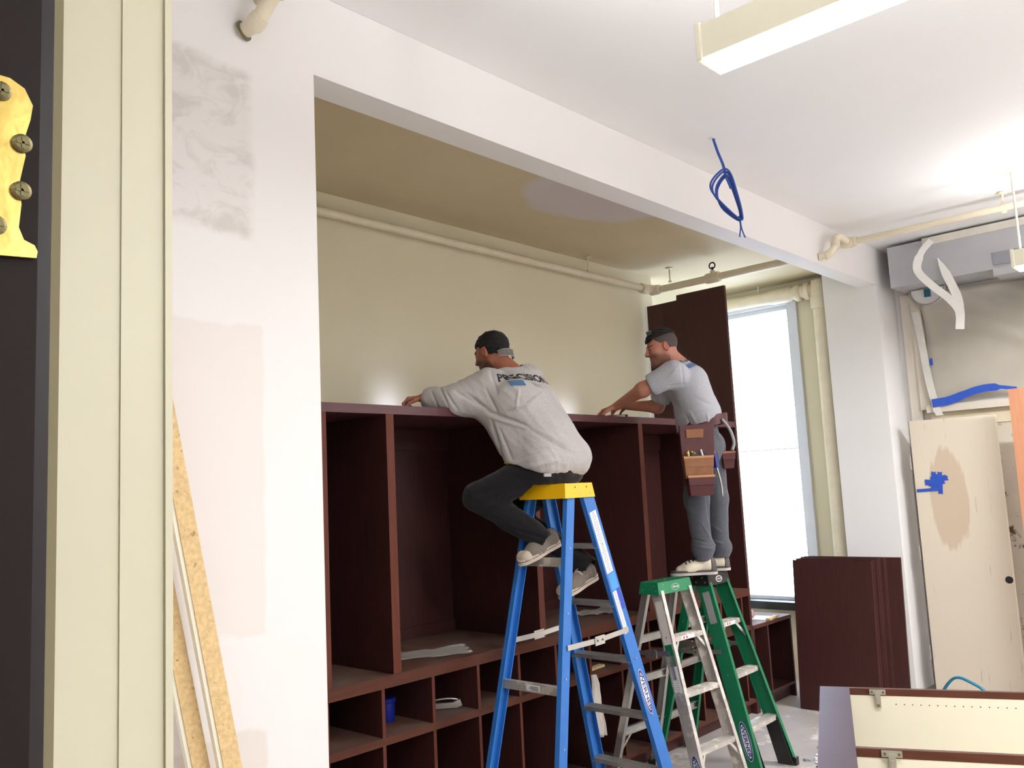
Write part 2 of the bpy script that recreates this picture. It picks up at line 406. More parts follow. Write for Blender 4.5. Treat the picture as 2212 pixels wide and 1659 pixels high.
piece(lc, 'toe_kick', (6.357, 6.975, YC + .05, YC + .07, .001, .1))

# small things on / in the cabinets
def flat(name, pts, z, m, label, cat, t=.0012, curl=0, group=None):
    cx = sum(p[0] for p in pts) / len(pts); cy = sum(p[1] for p in pts) / len(pts)
    bm = prism(bmesh.new(), [(p[0] - cx, p[1] - cy) for p in pts], (0, 0, 0), (1, 0, 0), (0, 1, 0), (0, 0, 1), t)
    o = obj(name, bm, m, None, label, cat, group=group); o.location = (cx, cy, z + .0005); return o
def sheet(name, x0, x1, y0, y1, z, m, label, cat, amp=.012, rz=0, n=14):
    bm = bmesh.new(); g = []
    for i in range(n):
        r = []
        for j in range(n):
            u, v = i / (n - 1), j / (n - 1)
            X = (u - .5) * (x1 - x0); Y = (v - .5) * (y1 - y0)
            h = amp * (abs(noise.noise(V((u * 2.3 + z, v * 2.3, x0)))) * 1.6 + (u * v) ** 3 * 1.2)
            r.append(bm.verts.new((X + .01 * noise.noise(V((v * 5, x0, 1))), Y + .01 * noise.noise(V((u * 5, 2, x1))), h)))
        g.append(r)
    for i in range(n - 1):
        for j in range(n - 1): bm.faces.new((g[i][j], g[i + 1][j], g[i + 1][j + 1], g[i][j + 1]))
    bmesh.ops.solidify(bm, geom=bm.faces[:], thickness=.0012)
    o = obj(name, bm, m, None, label, cat, smooth=True); o.location = ((x0 + x1) / 2, (y0 + y1) / 2, z + .002); o.rotation_euler = (0, 0, rz); return o
sheet('paper_sheet', 3.02, 3.42, 3.50, 3.72, .945, MT['paper'], 'creased white paper sheet on the bench board beside the left divider', 'paper', rz=-.55)
sheet('paper_sheet', 4.62, 4.90, 3.58, 3.80, .945, MT['paper'], 'crumpled paper lying on the bench board behind the blue ladder', 'paper', .02, rz=-.5)
# blue cup-like tub
tb = thing('plastic_tub', 'small blue plastic tub in the upper row of cubbies', 'tub', (2.90, 3.62, .6655))
bm = tube(bmesh.new(), [(0, 0, 0), (0, 0, .004), (0, 0, .085), (0, 0, .09)], [.036, .038, .042, .041], 20)
bm2 = tube(bmesh.new(), [(0, 0, .09), (0, 0, .095), (0, 0, .112), (0, 0, .116)], [.044, .046, .046, .042], 20)
bl = mat('deep_blue_plastic', rgb(22, 38, 140), .35)
obj('tub_body', bm, bl, tb, smooth='a'); obj('lid', bm2, bl, tb, smooth='a')
# stapler-like steel tool
tl = thing('hand_stapler', 'shiny steel hand stapler lying in a cubby', 'tool', (3.225, 3.54, .6655), math.radians(-41))
bm = bar(bmesh.new(), (-.085, 0, .018), (.06, 0, .018), .022, .028); bar(bm, (.05, 0, .018), (.085, 0, .03), .024, .034); obj('stapler_body', bm, MT['steel'], tl, bevel=.003)
bm = tube(bmesh.new(), crom([(.07, 0, .045), (.02, 0, .052), (-.05, 0, .048), (-.09, 0, .03)], 4), .006, 8); obj('handle', bm, MT['steel'], tl, smooth=True)
# slim dark level/ruler and shim
lv = obj('steel_rule', B(-.14, .14, -.02, .02, 0, .012), mat('blue_grey_steel', rgb(70, 84, 88), .4, .6), None, 'slim blue grey steel bar at the back of the bench board', 'tool', bevel=.002)
lv.location = (3.95, 3.89, .9455); lv.rotation_euler = (0, 0, math.radians(-48))
ws = obj('wood_shim', B(-.075, .075, -.02, .02, 0, .014), MT['pboard'], None, 'short light wood shim resting in a cubby behind the blue ladder', 'shim', bevel=.001)
ws.location = (4.43, 3.46, .6655); ws.rotation_euler = (0, 0, .1)
# hanging cloth behind blue ladder
bm = bmesh.new(); g = []
prof = [(0, .012), (.06, .03), (.14, .045), (.22, .06), (.3, .055), (.37, .04)]
for i, (zz, hw) in enumerate(prof):
    g.append([bm.verts.new((u * hw + zz * .12 + .008 * math.sin(i * 1.7), .012 * math.sin(u * 5 + i) - .01, -zz)) for u in (-1, -.6, -.2, .2, .6, 1)])
for a, b in zip(g, g[1:]):
    for k in range(5): bm.faces.new((a[k], a[k + 1], b[k + 1], b[k]))
bmesh.ops.subdivide_edges(bm, edges=bm.edges[:], cuts=2, use_grid_fill=True); bmesh.ops.solidify(bm, geom=bm.faces[:], thickness=.002)
o = obj('rag', bm, MT['paper'], None, 'white rag hanging down the front of the cubbies behind the blue ladder', 'rag', smooth=True); o.location = (4.265, 3.36, .67)
# puck lamps on top of the lockers
for i, (px, lb) in enumerate(((3.40, 'small puck lamp on the locker top left of the seated man'), (5.13, 'small puck lamp on the locker top between the two men'))):
    p = thing('puck_lamp', lb, 'lamp', (px, 3.98, 2.2475))
    obj('lamp_body', tube(bmesh.new(), [(0, 0, 0), (0, 0, .018)], .035, 20), MT['black'], p, smooth='a')
    obj('lamp_lens', tube(bmesh.new(), [(0, 0, .0185), (0, 0, .022)], .028, 20), emit('puck_glow', (.7, .76, 1, 1), 4), p, smooth='a')
    d = bpy.data.lights.new('puck_light', 'SPOT'); d.energy = 2.2; d.color = (.62, .66, 1); d.spot_size = math.radians(110); d.spot_blend = 1; d.shadow_soft_size = .02
    q = bpy.data.objects.new('puck_light', d); COL.objects.link(q); q.location = (px, 3.99, 2.275); q.rotation_euler = (math.radians(115), 0, 0)
# things on low cabinet
cc = mat('brown_cardboard', rgb(150, 120, 100), .8)
o = obj('paper_roll', tube(bmesh.new(), [(-.14, 0, 0), (.14, 0, 0)], .03, 16), mat('pinkish_wrap', rgb(176, 146, 140), .6), None, 'rolled papers on the low cabinet under the window', 'roll', smooth='a'); o.location = (6.58, 3.62, .686); o.rotation_euler = (0, 0, -.3)
flat('paper_sheet', [(6.62, 3.42), (6.84, 3.46), (6.8, 3.66), (6.6, 3.6)], .655, MT['paper'], 'loose white sheet on the low cabinet under the window', 'paper')
o = obj('wood_offcut', B(-.1, .1, -.018, .018, 0, .016), MT['pboard'], None, 'pale wood offcut beside the papers on the low cabinet', 'offcut'); o.location = (6.70, 3.40, .6575); o.rotation_euler = (0, 0, .15)
o = obj('dark_block', B(-.1, .1, -.05, .05, 0, .035), MT['black'], None, 'dark flat case behind the rolled papers on the low cabinet', 'case', bevel=.004); o.location = (6.50, 3.75, .6557)
# tools on locker top near second man
tc = thing('tool_case', 'small black box with a white label on the locker top under the second man', 'box', (5.02, 3.60, 2.2475), -.7)
obj('box_body', B(-.07, .07, -.03, .03, 0, .035), MT['black'], tc, bevel=.004); obj('label_card', B(-.03, .05, -.0315, -.0302, .006, .029), MT['lbl'], tc)
flat('note_paper', [(5.0, 3.40), (5.2, 3.43), (5.17, 3.56), (5.0, 3.55)], 2.2475, MT['lbl'], 'white note paper on the locker top under the far forearm', 'paper', .004)

# ------------------------------------------------------------------ pipes
PP = MT['pipe']
def coupling(bm, p, d, r, l=.05):
    p = V(p); d = V(d).normalized()
    tube(bm, [p - d * l / 2, p - d * l * .35, p + d * l * .35, p + d * l / 2], [r * .92, r, r, r * .92], 16)
pr = thing('heating_pipe', 'cream painted pipe run along the top of the alcove back wall', 'pipe', (4, 4.06, 3.44))
def pz(n, bm, m=PP, par=pr, **k):
    bmesh.ops.translate(bm, vec=-par.location, verts=bm.verts[:]); return obj(n, bm, m, par, smooth='a', **k)
pz('pipe_run', tube(bmesh.new(), [(1.52, 4.06, 3.445), (6.16, 4.06, 3.445)], .028, 18))
bm = bmesh.new(); coupling(bm, (6.16, 4.055, 3.44), (1, 0, 0), .043, .09); coupling(bm, (6.25, 4.0, 3.43), (0, 1, 0), .042, .09)
tube(bm, crom([(6.12, 4.06, 3.445), (6.22, 4.045, 3.44), (6.26, 3.97, 3.43)], 5), .04, 16); pz('elbow', bm)
pz('cross_pipe', tube(bmesh.new(), [(6.26, 3.99, 3.43), (6.27, 2.765, 3.43)], .030, 18))
bm = bmesh.new(); coupling(bm, (6.262, 3.45, 3.43), (0, 1, 0), .044, .12); tube(bm, [(6.262, 3.45, 3.43), (6.262, 3.45, 3.49)], .02, 12); pz('valve_body', bm)
bm = bmesh.new(); tube(bm, [(6.262, 3.45, 3.49), (6.262, 3.45, 3.52)], .008, 10)
tube(bm, [(6.262 + .0 * math.cos(a), 3.45 + .026 * math.cos(a), 3.53 + .026 * math.sin(a)) for a in [i * math.pi / 8 for i in range(17)]], .006, 8)
pz('valve_wheel', bm, MT['black'])
for hx, hy in ((5.40, 4.06), (6.27, 3.86)):
    bm = tube(bmesh.new(), [(hx, hy, 3.595), (hx, hy, 3.48)], .006, 8); tube(bm, [(hx, hy, 3.598), (hx, hy, 3.59)], .03, 14); tube(bm, [(hx, hy, 3.487), (hx, hy, 3.472)], .014, 10); pz('hanger', bm)
rs = thing('riser_pipe', 'thick cream insulated riser pipe right of the window', 'pipe', (7.60, 3.14, 0))
pz('riser', tube(bmesh.new(), [(7.60, 3.16, .002), (7.60, 3.14, 3.52)], .062, 22), par=rs)
bm = bmesh.new(); coupling(bm, (7.60, 3.14, 3.34), (0, 0, 1), .082, .12)
tube(bm, [(7.60, 3.14, 3.36), (7.60, 3.14, 3.46), (7.60, 3.14, 3.54)], [.078, .08, .06], 20); coupling(bm, (7.60, 3.24, 3.46), (0, 1, 0), .082, .05); pz('elbow', bm, par=rs)
pz('header_pipe', tube(bmesh.new(), [(7.60, 3.14, 3.46), (7.58, 4.34, 3.47)], .06, 20), par=rs)
bm = bmesh.new(); coupling(bm, (7.60, 3.50, 3.465), (0, 1, 0), .072, .22); coupling(bm, (7.60, 3.33, 3.46), (0, 1, 0), .08, .05); pz('coupling', bm, par=rs)
bm = tube(bmesh.new(), [(7.6, 3.72, 3.595), (7.6, 3.72, 3.5)], .008, 8); pz('hanger', bm, par=rs)
def hook(name, x, label, toroom=False):
    h = thing(name, label, 'pipe', (x, YW, 3.5))
    pts = crom([(x, -5.9, 3.585), (x, YW - .35, 3.585), (x, YW - .2, 3.58), (x - .02, YW - .12, 3.54), (x - .05, YW - .06, 3.46), (x - .07, YW + .002, 3.44)] if toroom else [(x + .28, YW - .1, 3.585), (x + .1, YW - .1, 3.60), (x + .02, YW - .1, 3.57), (x - .02, YW - .1, 3.50), (x - .06, YW - .06, 3.44), (x - .09, YW + .002, 3.43)], 6)
    pz('pipe_bend', tube(bmesh.new(), pts, .027, 16), par=h)
    bm = bmesh.new(); coupling(bm, pts[16], pts[17] - pts[16], .034, .04); coupling(bm, pts[24], pts[25] - pts[24], .034, .05); pz('coupling', bm, par=h)
    return h
hk = hook('wall_pipe', 1.60, 'cream pipe bend entering the partition wall at the top left', True)
bm = tube(bmesh.new(), [(1.531, 2.597, 3.441), (1.534, 2.59, 3.443)], [.036, .036], 20); pz('pipe_collar', bm, MT['dullbrass'], hk)
h2 = hook('ceiling_pipe', 6.44, 'cream pipe under the ceiling that bends into the header beam')
bm = bmesh.new(); coupling(bm, (6.72, 2.5, 3.585), (0, 1, 0), .040, .12); coupling(bm, (6.72, 2.5, 3.585), (1, 0, 0), .038, .1); pz('tee', bm, par=h2)
pz('long_pipe', tube(bmesh.new(), [(6.72, 2.56, 3.585), (6.8, -5.9, 3.60)], .024, 16), par=h2)
bm = tube(bmesh.new(), [(6.76, 1.42, 3.706), (6.76, 1.42, 3.6)], .008, 8); tube(bm, [(6.76, 1.42, 3.706), (6.76, 1.42, 3.69)], .03, 12); coupling(bm, (6.76, 1.42, 3.59), (0, 1, 0), .038, .03); pz('hanger', bm, par=h2)

# ------------------------------------------------------------------ light fixtures
def fixture(x, y1, L, label):
    f = thing('light_fixture', label, 'ceiling light', (x, y1 - L / 2, 3.05))
    s = f.location
    def q(n, bm, m, **k):
        bmesh.ops.translate(bm, vec=(0, -s.y, 0), verts=bm.verts[:]); bmesh.ops.translate(bm, vec=(-s.x, 0, -s.z), verts=bm.verts[:]); return obj(n, bm, m, f, **k)
    bm = bmesh.new()
    box(bm, x - .052, x - .045, y1 - L, y1, 3.062, 3.168); box(bm, x + .045, x + .052, y1 - L, y1, 3.062, 3.168); box(bm, x - .045, x + .045, y1 - L, y1, 3.06, 3.066)
    q('housing', bm, MT['lampwhite'])
    bm = B(x - .06, x + .06, y1, y1 + .02, 3.055, 3.175); q('end_cap', bm, MT['lampwhite'], bevel=.004)
    bm = B(x - .06, x + .06, y1 - L - .02, y1 - L, 3.055, 3.175); q('end_cap', bm, MT['lampwhite'], bevel=.004)
    bm = prism(bmesh.new(), [(-.05, 0), (-.04, -.024), (.04, -.024), (.05, 0)], (x, y1 - L + .01, 3.06), (1, 0, 0), (0, 0, 1), (0, 1, 0), L - .015); q('diffuser', bm, MT['diff'])
    for yy in (y1 - .03, y1 - L + .03):
        bm = tube(bmesh.new(), [(x, yy, 3.10), (x, yy, 3.705)], .0075, 10); q('stem', bm, MT['lampwhite'], smooth='a')
        bm = tube(bmesh.new(), [(x, yy, 3.69), (x, yy, 3.709)], [.05, .075], 20); q('canopy', bm, MT['lampwhite'], smooth='a')
    return f
labs = ['long white fluorescent fixture hanging at the top of the photo', 'white fluorescent fixture end at the right edge near the far wall',
        'added white fluorescent fixture, unseen further back in the room, nearer row', 'added white fluorescent fixture, unseen further back in the room, farther row']
for (fx, fy, fl), lb in zip(FIX, labs): fixture(fx, fy, fl, lb)

# blue cable coil hanging from the ceiling
cc_ = thing('cable_coil', 'coiled blue cable hanging from the white ceiling', 'cable', (4.29, 2.296, 3.71))
ax = V((.678, -.733, 0)); O = V((0, 0, 0))
def cp(a, z, o=0): return ax * a + V((0, 0, z)) + V((.67, .73, 0)) * o
MB_ = MT['bluecable']
for k, (dx, w_, z0, z1, oo) in enumerate(((0, .075, -.20, -.50, 0), (.008, .060, -.215, -.49, .012), (-.004, .085, -.19, -.505, -.012), (.012, .055, -.225, -.50, .02))):
    pts = [cp(.045 + dx, z0, oo), cp(.045 + dx - w_ * .8, z0 - .06, oo), cp(.045 + dx - w_ * .9, z0 - .12, oo), cp(.045 - w_ * .2, (z0 + z1) / 2 - .05, oo), cp(.115, z1 + .02, oo), cp(.125, z1 + .06, oo), cp(.11, (z0 + z1) / 2, oo), cp(.08, z0 - .03, oo)]
    obj('cable_loop', tube(bmesh.new(), crom(pts, 6, True), .0056, 8), MB_, cc_, smooth=True)
obj('drop_cable', tube(bmesh.new(), crom([cp(0, -.001), cp(.02, -.08), cp(.045, -.16), cp(.055, -.22), cp(.08, -.3)], 5), .008, 8), MB_, cc_, smooth=True)
obj('cable_tail', tube(bmesh.new(), crom([cp(.11, -.46), cp(.115, -.52), cp(.105, -.58)], 4), .004, 8), MB_, cc_, smooth=True)
obj('cable_tail', tube(bmesh.new(), crom([cp(.115, -.46), cp(.12, -.53), cp(.135, -.585)], 4), .004, 8), MB_, cc_, smooth=True)
obj('ceiling_grommet', tube(bmesh.new(), [(0, 0, -.001), (0, 0, -.006)], .02, 14), MT['white'], cc_)

# ------------------------------------------------------------------ ladders
def rail_bm(p0, p1, sgn, d, f=.028, t=.005):
    p0, p1 = V(p0), V(p1); ax_ = (p1 - p0).normalized(); vx = V((sgn, 0, 0)); vx = (vx - ax_ * vx.dot(ax_)).normalized(); u = ax_.cross(vx)
    prof = [(-d / 2, 0), (d / 2, 0), (d / 2, -f), (d / 2 - t, -f), (d / 2 - t, -t), (-d / 2 + t, -t), (-d / 2 + t, -f), (-d / 2, -f)]
    bm = bmesh.new(); r = [[bm.verts.new(q + u * a + vx * b) for a, b in prof] for q in (p0, p1)]
    for k in range(8): bm.faces.new((r[0][k], r[0][(k + 1) % 8], r[1][(k + 1) % 8], r[1][k]))
    bm.faces.new(r[0][::-1]); bm.faces.new(r[1]); bmesh.ops.recalc_face_normals(bm, faces=bm.faces[:])
    return bm, ax_, vx, u
def ladder(spec):
    S = spec; L = thing('step_ladder', S['label'], 'ladder', (S['x'], S['y'], 0), S['rz'])
    wb, wt, H = S['wb'], S['wt'], S['H']; fm, rm, sm = MT[S['fm']], MT[S['rm']], MT[S['sm']]
    def P(side, front, z):   # centre of rail on its outer face
        u = z / H; w_ = (wb + (wt - wb) * u) / 2
        y = -(S['fb'] + (S['ft'] - S['fb']) * u) if front else (S['rb'] + (S['rt'] - S['rb']) * u)
        return V((side * w_, y, z))
    info = {}
    for front in (1, 0):
        for s in (-1, 1):
            bm, a_, vx, u = rail_bm(P(s, front, .02), P(s, front, H - .02), s, S['fd'] if front else S['rd'])
            r = obj('front_rail' if front else 'rear_rail', bm, fm if front else rm, L); info[(s, front)] = (r, a_, vx, u)
            # foot
            bm = bmesh.new(); q = P(s, front, .0); bar(bm, q + V((-s * .014, 0, .001)), q + V((-s * .014, 0, .05)), .04, (S['fd'] if front else S['rd']) + .012)
            obj('foot', bm, MT['black'], r, bevel=.004)
            rv = None
            for zz in S['rivz']:
                if rv is None: rv = obj('rivet', tube(bmesh.new(), [(0, 0, 0), tuple(vx * .004)], .0045, 8), MT['steel'], r).data; q = bpy.data.objects[-1] if False else [o_ for o_ in COL.objects if o_.data == rv][0]
                else: q = bpy.data.objects.new('rivet', rv); COL.objects.link(q); q.parent = r
                q.location = P(s, front, zz)
    for z in S['steps']:
        a = P(-1, 1, z); b = P(1, 1, z); d = S['td']
        bm = bmesh.new(); y = a.y
        box(bm, a.x + .006, b.x - .006, y - d / 2, y + d / 2, z - .004, z)
        box(bm, a.x + .006, b.x - .006, y - d / 2, y - d / 2 + .003, z - .028, z - .004); box(bm, a.x + .006, b.x - .006, y + d / 2 - .003, y + d / 2, z - .022, z - .004)
        for k in range(5): box(bm, a.x + .01, b.x - .01, y - d / 2 + .008 + k * d / 6, y - d / 2 + .012 + k * d / 6, z, z + .0025)
        st = obj('step', bm, sm, L)
        if z == max(S['steps']) and S.get('steplabel'):
            bm = B((a.x + b.x) / 2 - .075, (a.x + b.x) / 2 + .055, y - d / 2 - .001, y - d / 2, z - .025, z - .004); obj('step_label', bm, MT['lbl'], st)
            bm = bmesh.new()
            for q in (-.05, -.02): box(bm, (a.x + b.x) / 2 + q - .006, (a.x + b.x) / 2 + q + .006, y - d / 2 - .0015, y - d / 2 - .001, z - .021, z - .008)
            obj('label_print', bm, MT['red'], st)
    for z in S['braces']:
        for s in (-1, 1):
            a = P(s, 1, z - .11); b = P(s, 1, z); bm = bar(bmesh.new(), a + V((-s * .006, -S['td'] * .35, 0)), V((b.x - s * .085, b.y - S['td'] * .35, z - .01)), .018, .003, (0, 1, 0)); obj('step_brace', bm, sm, L)
    for i, z in enumerate(S['rungs']):
        a = P(-1, 0, z); b = P(1, 0, z); bm = bmesh.new()
        box(bm, a.x + .004, b.x - .004, a.y - .003, a.y + .003, z - .022, z + .022); box(bm, a.x + .004, b.x - .004, a.y - .02, a.y - .003, z - .022, z - .018); box(bm, a.x + .004, b.x - .004, a.y - .02, a.y - .003, z + .018, z + .022)
        rg = obj('rear_rung', bm, MT[S['gm']], L)
        if i == S.get('runglabel'):
            bm = B((a.x + b.x) / 2 - .05, (a.x + b.x) / 2 + .04, a.y + .003, a.y + .004, z - .015, z + .015); obj('rung_label', bm, MT['lbl'], rg)
            bm = bmesh.new(); [box(bm, (a.x + b.x) / 2 - .042, (a.x + b.x) / 2 + .01 + .01 * (k % 2), a.y + .004, a.y + .0045, z - .01 + k * .007, z - .007 + k * .007) for k in range(3)]; obj('label_print', bm, MT['ink'], rg)
    for z in S.get('rearbrace', []):
        for s in (-1, 1):
            a = P(s, 0, z - .16); b = P(s, 0, z); obj('rear_brace', bar(bmesh.new(), a + V((-s * .01, 0, 0)), V((b.x - s * .12, b.y, z - .01)), .014, .003, (0, 1, 0)), sm, L)
    z = S['spz']
    for s in (-1, 1):
        a = P(s, 1, z + .015) + V((s * .006, 0, 0)); b = P(s, 0, z) + V((s * .006, 0, 0)); m_ = (a + b) / 2 + V((0, 0, -.008))
        sp = obj('spreader', bar(bar(bmesh.new(), a, m_, .004, .026, (0, 0, 1)), m_, b, .004, .026), MT['steel'], L, bevel=.001)
        d_ = (b - a).normalized()
        bm = bar(bmesh.new(), m_ - d_ * .04 + V((s * .004, 0, 0)), m_ + d_ * .04 + V((s * .004, 0, 0)), .004, .045); obj('spreader_hinge', bm, MT['steel'], sp, bevel=.001)
        bm = bmesh.new()
        for q in (-.02, .02): tube(bm, [m_ + d_ * q + V((s * .005, 0, 0)), m_ + d_ * q + V((s * .010, 0, 0))], .005, 8)
        obj('pivot', bm, MT['dullbrass'], sp)
    # cap
    cw, cd, ch = S['cap']; bm = bmesh.new(); oy = S.get('capoff', 0)
    P8 = [(-cw / 2 - .008, oy - cd / 2 - .012, H - .035), (cw / 2 + .008, oy - cd / 2 - .012, H - .035), (cw / 2 + .008, oy + cd / 2 + .012, H - .035), (-cw / 2 - .008, oy + cd / 2 + .012, H - .035),
          (-cw / 2, oy - cd / 2, H - .035 + ch), (cw / 2, oy - cd / 2, H - .035 + ch), (cw / 2, oy + cd / 2, H - .035 + ch), (-cw / 2, oy + cd / 2, H - .035 + ch)]
    quad_box(bm, P8); cap = obj('top_cap', bm, MT[S['cm']], L, bevel=.006); zt = H - .035 + ch
    bm = bmesh.new()
    for yy in (-.3, .3):
        for k in range(3): box(bm, (k - 1) * cw * .3 - .03, (k - 1) * cw * .3 + .03, oy + yy * cd - .006, oy + yy * cd + .006, zt, zt + .0015)
    obj('cap_ribs', bm, MT['black'] if S['cm'] != 'yellow' else MT['yellow'], cap)
    bm = bmesh.new()
    for s in (-1, 1):
        for (yy, zz) in ((-.28, .02), (-.02, .02), (-.2, ch - .02), (.1, ch - .02)):
            tube(bm, [(s * (cw / 2 + .002), oy + yy * cd * 1.4, H - .035 + zz), (s * (cw / 2 + .0085), oy + yy * cd * 1.4, H - .035 + zz)], .005, 8)
    obj('cap_rivet', bm, MT['steel'], cap)
    if S.get('capoval'):
        O_ = V((0, oy - cd / 2 - .008, H - .035 + ch * .45)); X_ = V((1, 0, 0)); Y_ = V((0, .15, 1)).normalized()
        o_ = obj('cap_badge', prism(bmesh.new(), ell(.042, .02), O_ + V((0, .004, 0)), X_, Y_, (0, -1, 0), .004), MT[S['capoval'][0]], cap)
        obj('badge_text', text(prism(bmesh.new(), ell(.036, .015), O_, X_, Y_, (0, -1, 0), .0006, 0), 'WERNER', O_ + V((0, -.001, 0)), X_, Y_, .016, .01, .0012, 1), [MT[S['capoval'][1]], MT[S['capoval'][2]]], o_)
    # rail oval badge + notices on the outer web of the rails listed
    for (s, zc, la, lb_) in S['ovals']:
        r, a_, vx, u = info[(s, 1)]; c = P(s, 1, zc) + vx * .0006
        X_ = -a_; Y_ = vx.cross(X_)
        o_ = obj('brand_badge', prism(bmesh.new(), ell(la, lb_), c, X_, Y_, vx, .0006), MT['lbl'], r)
        obj('badge_ring', prism(bmesh.new(), ell(la * .97, lb_ * .93), c, X_, Y_, vx, .0009), MT['navy'], r)
        obj('badge_field', prism(bmesh.new(), ell(la * .84, lb_ * .68), c, X_, Y_, vx, .0012), MT['lbl'], r)
        obj('badge_text', text(bmesh.new(), 'WERNER', c, X_, Y_, lb_ * 1.15, .02, .0016, sx=S.get('tsx', 1.3)), MT['navy'] if s < 9 else MT['ink'], r)
    for (s, z0, z1, w_, mm, off) in S['notes']:
        r, a_, vx, u = info[(s, 1)]; c = P(s, 1, (z0 + z1) / 2) + vx * .0006 + u * off; hl = (z1 - z0) / 2 / a_.z
        o_ = obj('notice_label', prism(bmesh.new(), [(-hl, -w_ / 2), (hl, -w_ / 2), (hl, w_ / 2), (-hl, w_ / 2)], c, a_, u, vx, .0006), MT[mm], r)
        if mm == 'lbl':
            bm = bmesh.new(); n = max(3, int(hl * 2 / .012)); rr = random.Random(n)
            for k in range(n):
                t0 = -hl + (k + .7) * 2 * hl / (n + .5); e = rr.uniform(.5, .9) * w_ * .42
                prism(bm, [(t0 - .0014, -e), (t0 + .0014, -e), (t0 + .0014, e * .9), (t0 - .0014, e * .9)], c, a_, u, vx, .0009)
            obj('label_print', bm, MT['lblgrey'], r)
    return L, P, info
LB, PB, IB = ladder(dict(label='tall blue fibreglass stepladder with a yellow cap, nearest of the ladders', x=3.575, y=2.985, rz=math.pi / 2, H=1.775, wb=.53, wt=.285, fb=.585, ft=.075, rb=.45, rt=.055,
    fd=.085, rd=.060, td=.08, fm='blue', rm='blue', sm='alu', gm='aludirty', cm='yellow', steps=[.27, .575, .88, 1.18, 1.49], rungs=[.30, .82, 1.42], braces=[], spz=1.02, rivz=[.27, .575, .88, 1.18, 1.49],
    cap=(.30, .225, .075), capoff=.0, runglabel=1, ovals=[(-1, .70, .125, .030)], notes=[(-1, 1.34, 1.665, .056, 'lbl', -.004), (-1, 1.25, 1.335, .062, 'lblcyan', 0), (-1, 1.14, 1.25, .034, 'lblblue', .018), (-1, 1.02, 1.245, .034, 'lbl', -.014)], tsx=1.5))
LS, PS, IS = ladder(dict(label='paint spattered aluminium stepladder with a green cap, middle of the ladders', x=4.575, y=3.0, rz=math.radians(-3), H=1.175, wb=.44, wt=.31, fb=.33, ft=.035, rb=.34, rt=.035,
    fd=.075, rd=.045, td=.075, fm='aludirty', rm='alu', sm='aludirty', gm='alu', cm='greencap', steps=[.30, .60, .90], rungs=[.32, .62, .87], braces=[.30, .90], rearbrace=[.32], spz=.80, rivz=[.3, .6, .9], steplabel=1,
    cap=(.33, .125, .07), capoval=('lblgrey', 'greencap', 'lbl'), ovals=[(-1, .19, .09, .026)], notes=[(-1, .86, 1.10, .055, 'paper', 0), (-1, .60, .80, .05, 'lbl', 0), (-1, .74, .86, .05, 'green', 0), (-1, .67, .77, .028, 'lblblue', -.008)]))
LG, PG, IG = ladder(dict(label='green fibreglass stepladder with a black cap the standing man uses', x=5.10, y=3.03, rz=math.radians(2), H=1.165, wb=.47, wt=.25, fb=.37, ft=.04, rb=.33, rt=.04,
    fd=.095, rd=.06, td=.08, fm='green', rm='green', sm='aludirty', gm='alu', cm='black', steps=[.30, .60, .90], rungs=[.30, .62, .88], braces=[.90], spz=.72, rivz=[.3, .6, .9], steplabel=1,
    cap=(.27, .17, .07), capoval=('lbl', 'black', 'lbl'), ovals=[(-1, .23, .115, .030)], notes=[(-1, .90, 1.09, .05, 'lblgrey', 0)]))
# black foot guards of the green ladder
for s in (-1, 1):
    r = IG[(s, 1)][0]; c = PG(s, 1, .30)
    poly = [(-.045, -.01), (-.046, -.06), (-.046, -.16), (-.052, -.29), (.05, -.29), (.05, -.01)]
    bm = prism(bmesh.new(), [(p[0] + p[1] * .28, p[1]) for p in poly], c + V((-s * .03, 0, 0)), (0, 1, 0), (0, 0, 1), (-s, 0, 0), .004)
    o_ = bm; prism(bm, [(-s * .004, 0), (-s * .09, 0), (-s * .035, -.07), (-s * .012, -.17), (-s * .004, -.20)], c + V((-s * .004, .03, 0)), (1, 0, 0), (0, .28, 1), (0, 1, 0), .004)
    bmesh.ops.recalc_face_normals(bm, faces=bm.faces[:]); obj('foot_guard', bm, MT['black'], r)
# ------------------------------------------------------------------ right-hand side
# stacked mahogany panels
for i in range(9):
    lbl = ['broad front mahogany panel of the upright stack by the pier', 'mahogany panel second from the front of the upright stack', 'mahogany panel third from the front of the upright stack', 'mahogany panel fourth from the front of the upright stack',
           'mahogany panel fifth from the front of the upright stack', 'mahogany panel sixth from the front of the upright stack', 'mahogany panel seventh from the front of the upright stack', 'mahogany panel eighth from the front of the upright stack', 'rearmost mahogany panel of the upright stack'][i]
    dy = [0, .012, .02, .028, .02, .03, .035, .04, .03][i]; hh = 1.13 + [0, .01, .012, .02, .016, .022, .02, .012, .018][i]
    wl = [.0, -.02, -.035, -.04, -.06, -.05, -.06, -.08, -.075][i]
    o = obj('stacked_board', B(0, .019, 2.56 + [0, .0, -.004, -.02, -.024, -.026, -.05, -.054, -.16][i], 3.18 + wl, 0, hh), MH, None, lbl, 'panel', group='mahogany panels stacked upright by the pier', bevel=.0015)
    o.location = (6.615 + i * .0205, 0, .003); o.rotation_euler = (0, math.radians(4), 0)

# near carcass lying on its back with open compartments
cz = .88
ang = math.radians(-67)
BX = thing('cabinet_carcass', 'long mahogany cabinet carcass lying open side up at the lower right', 'cabinet', (3.815, 1.625, 0), ang)
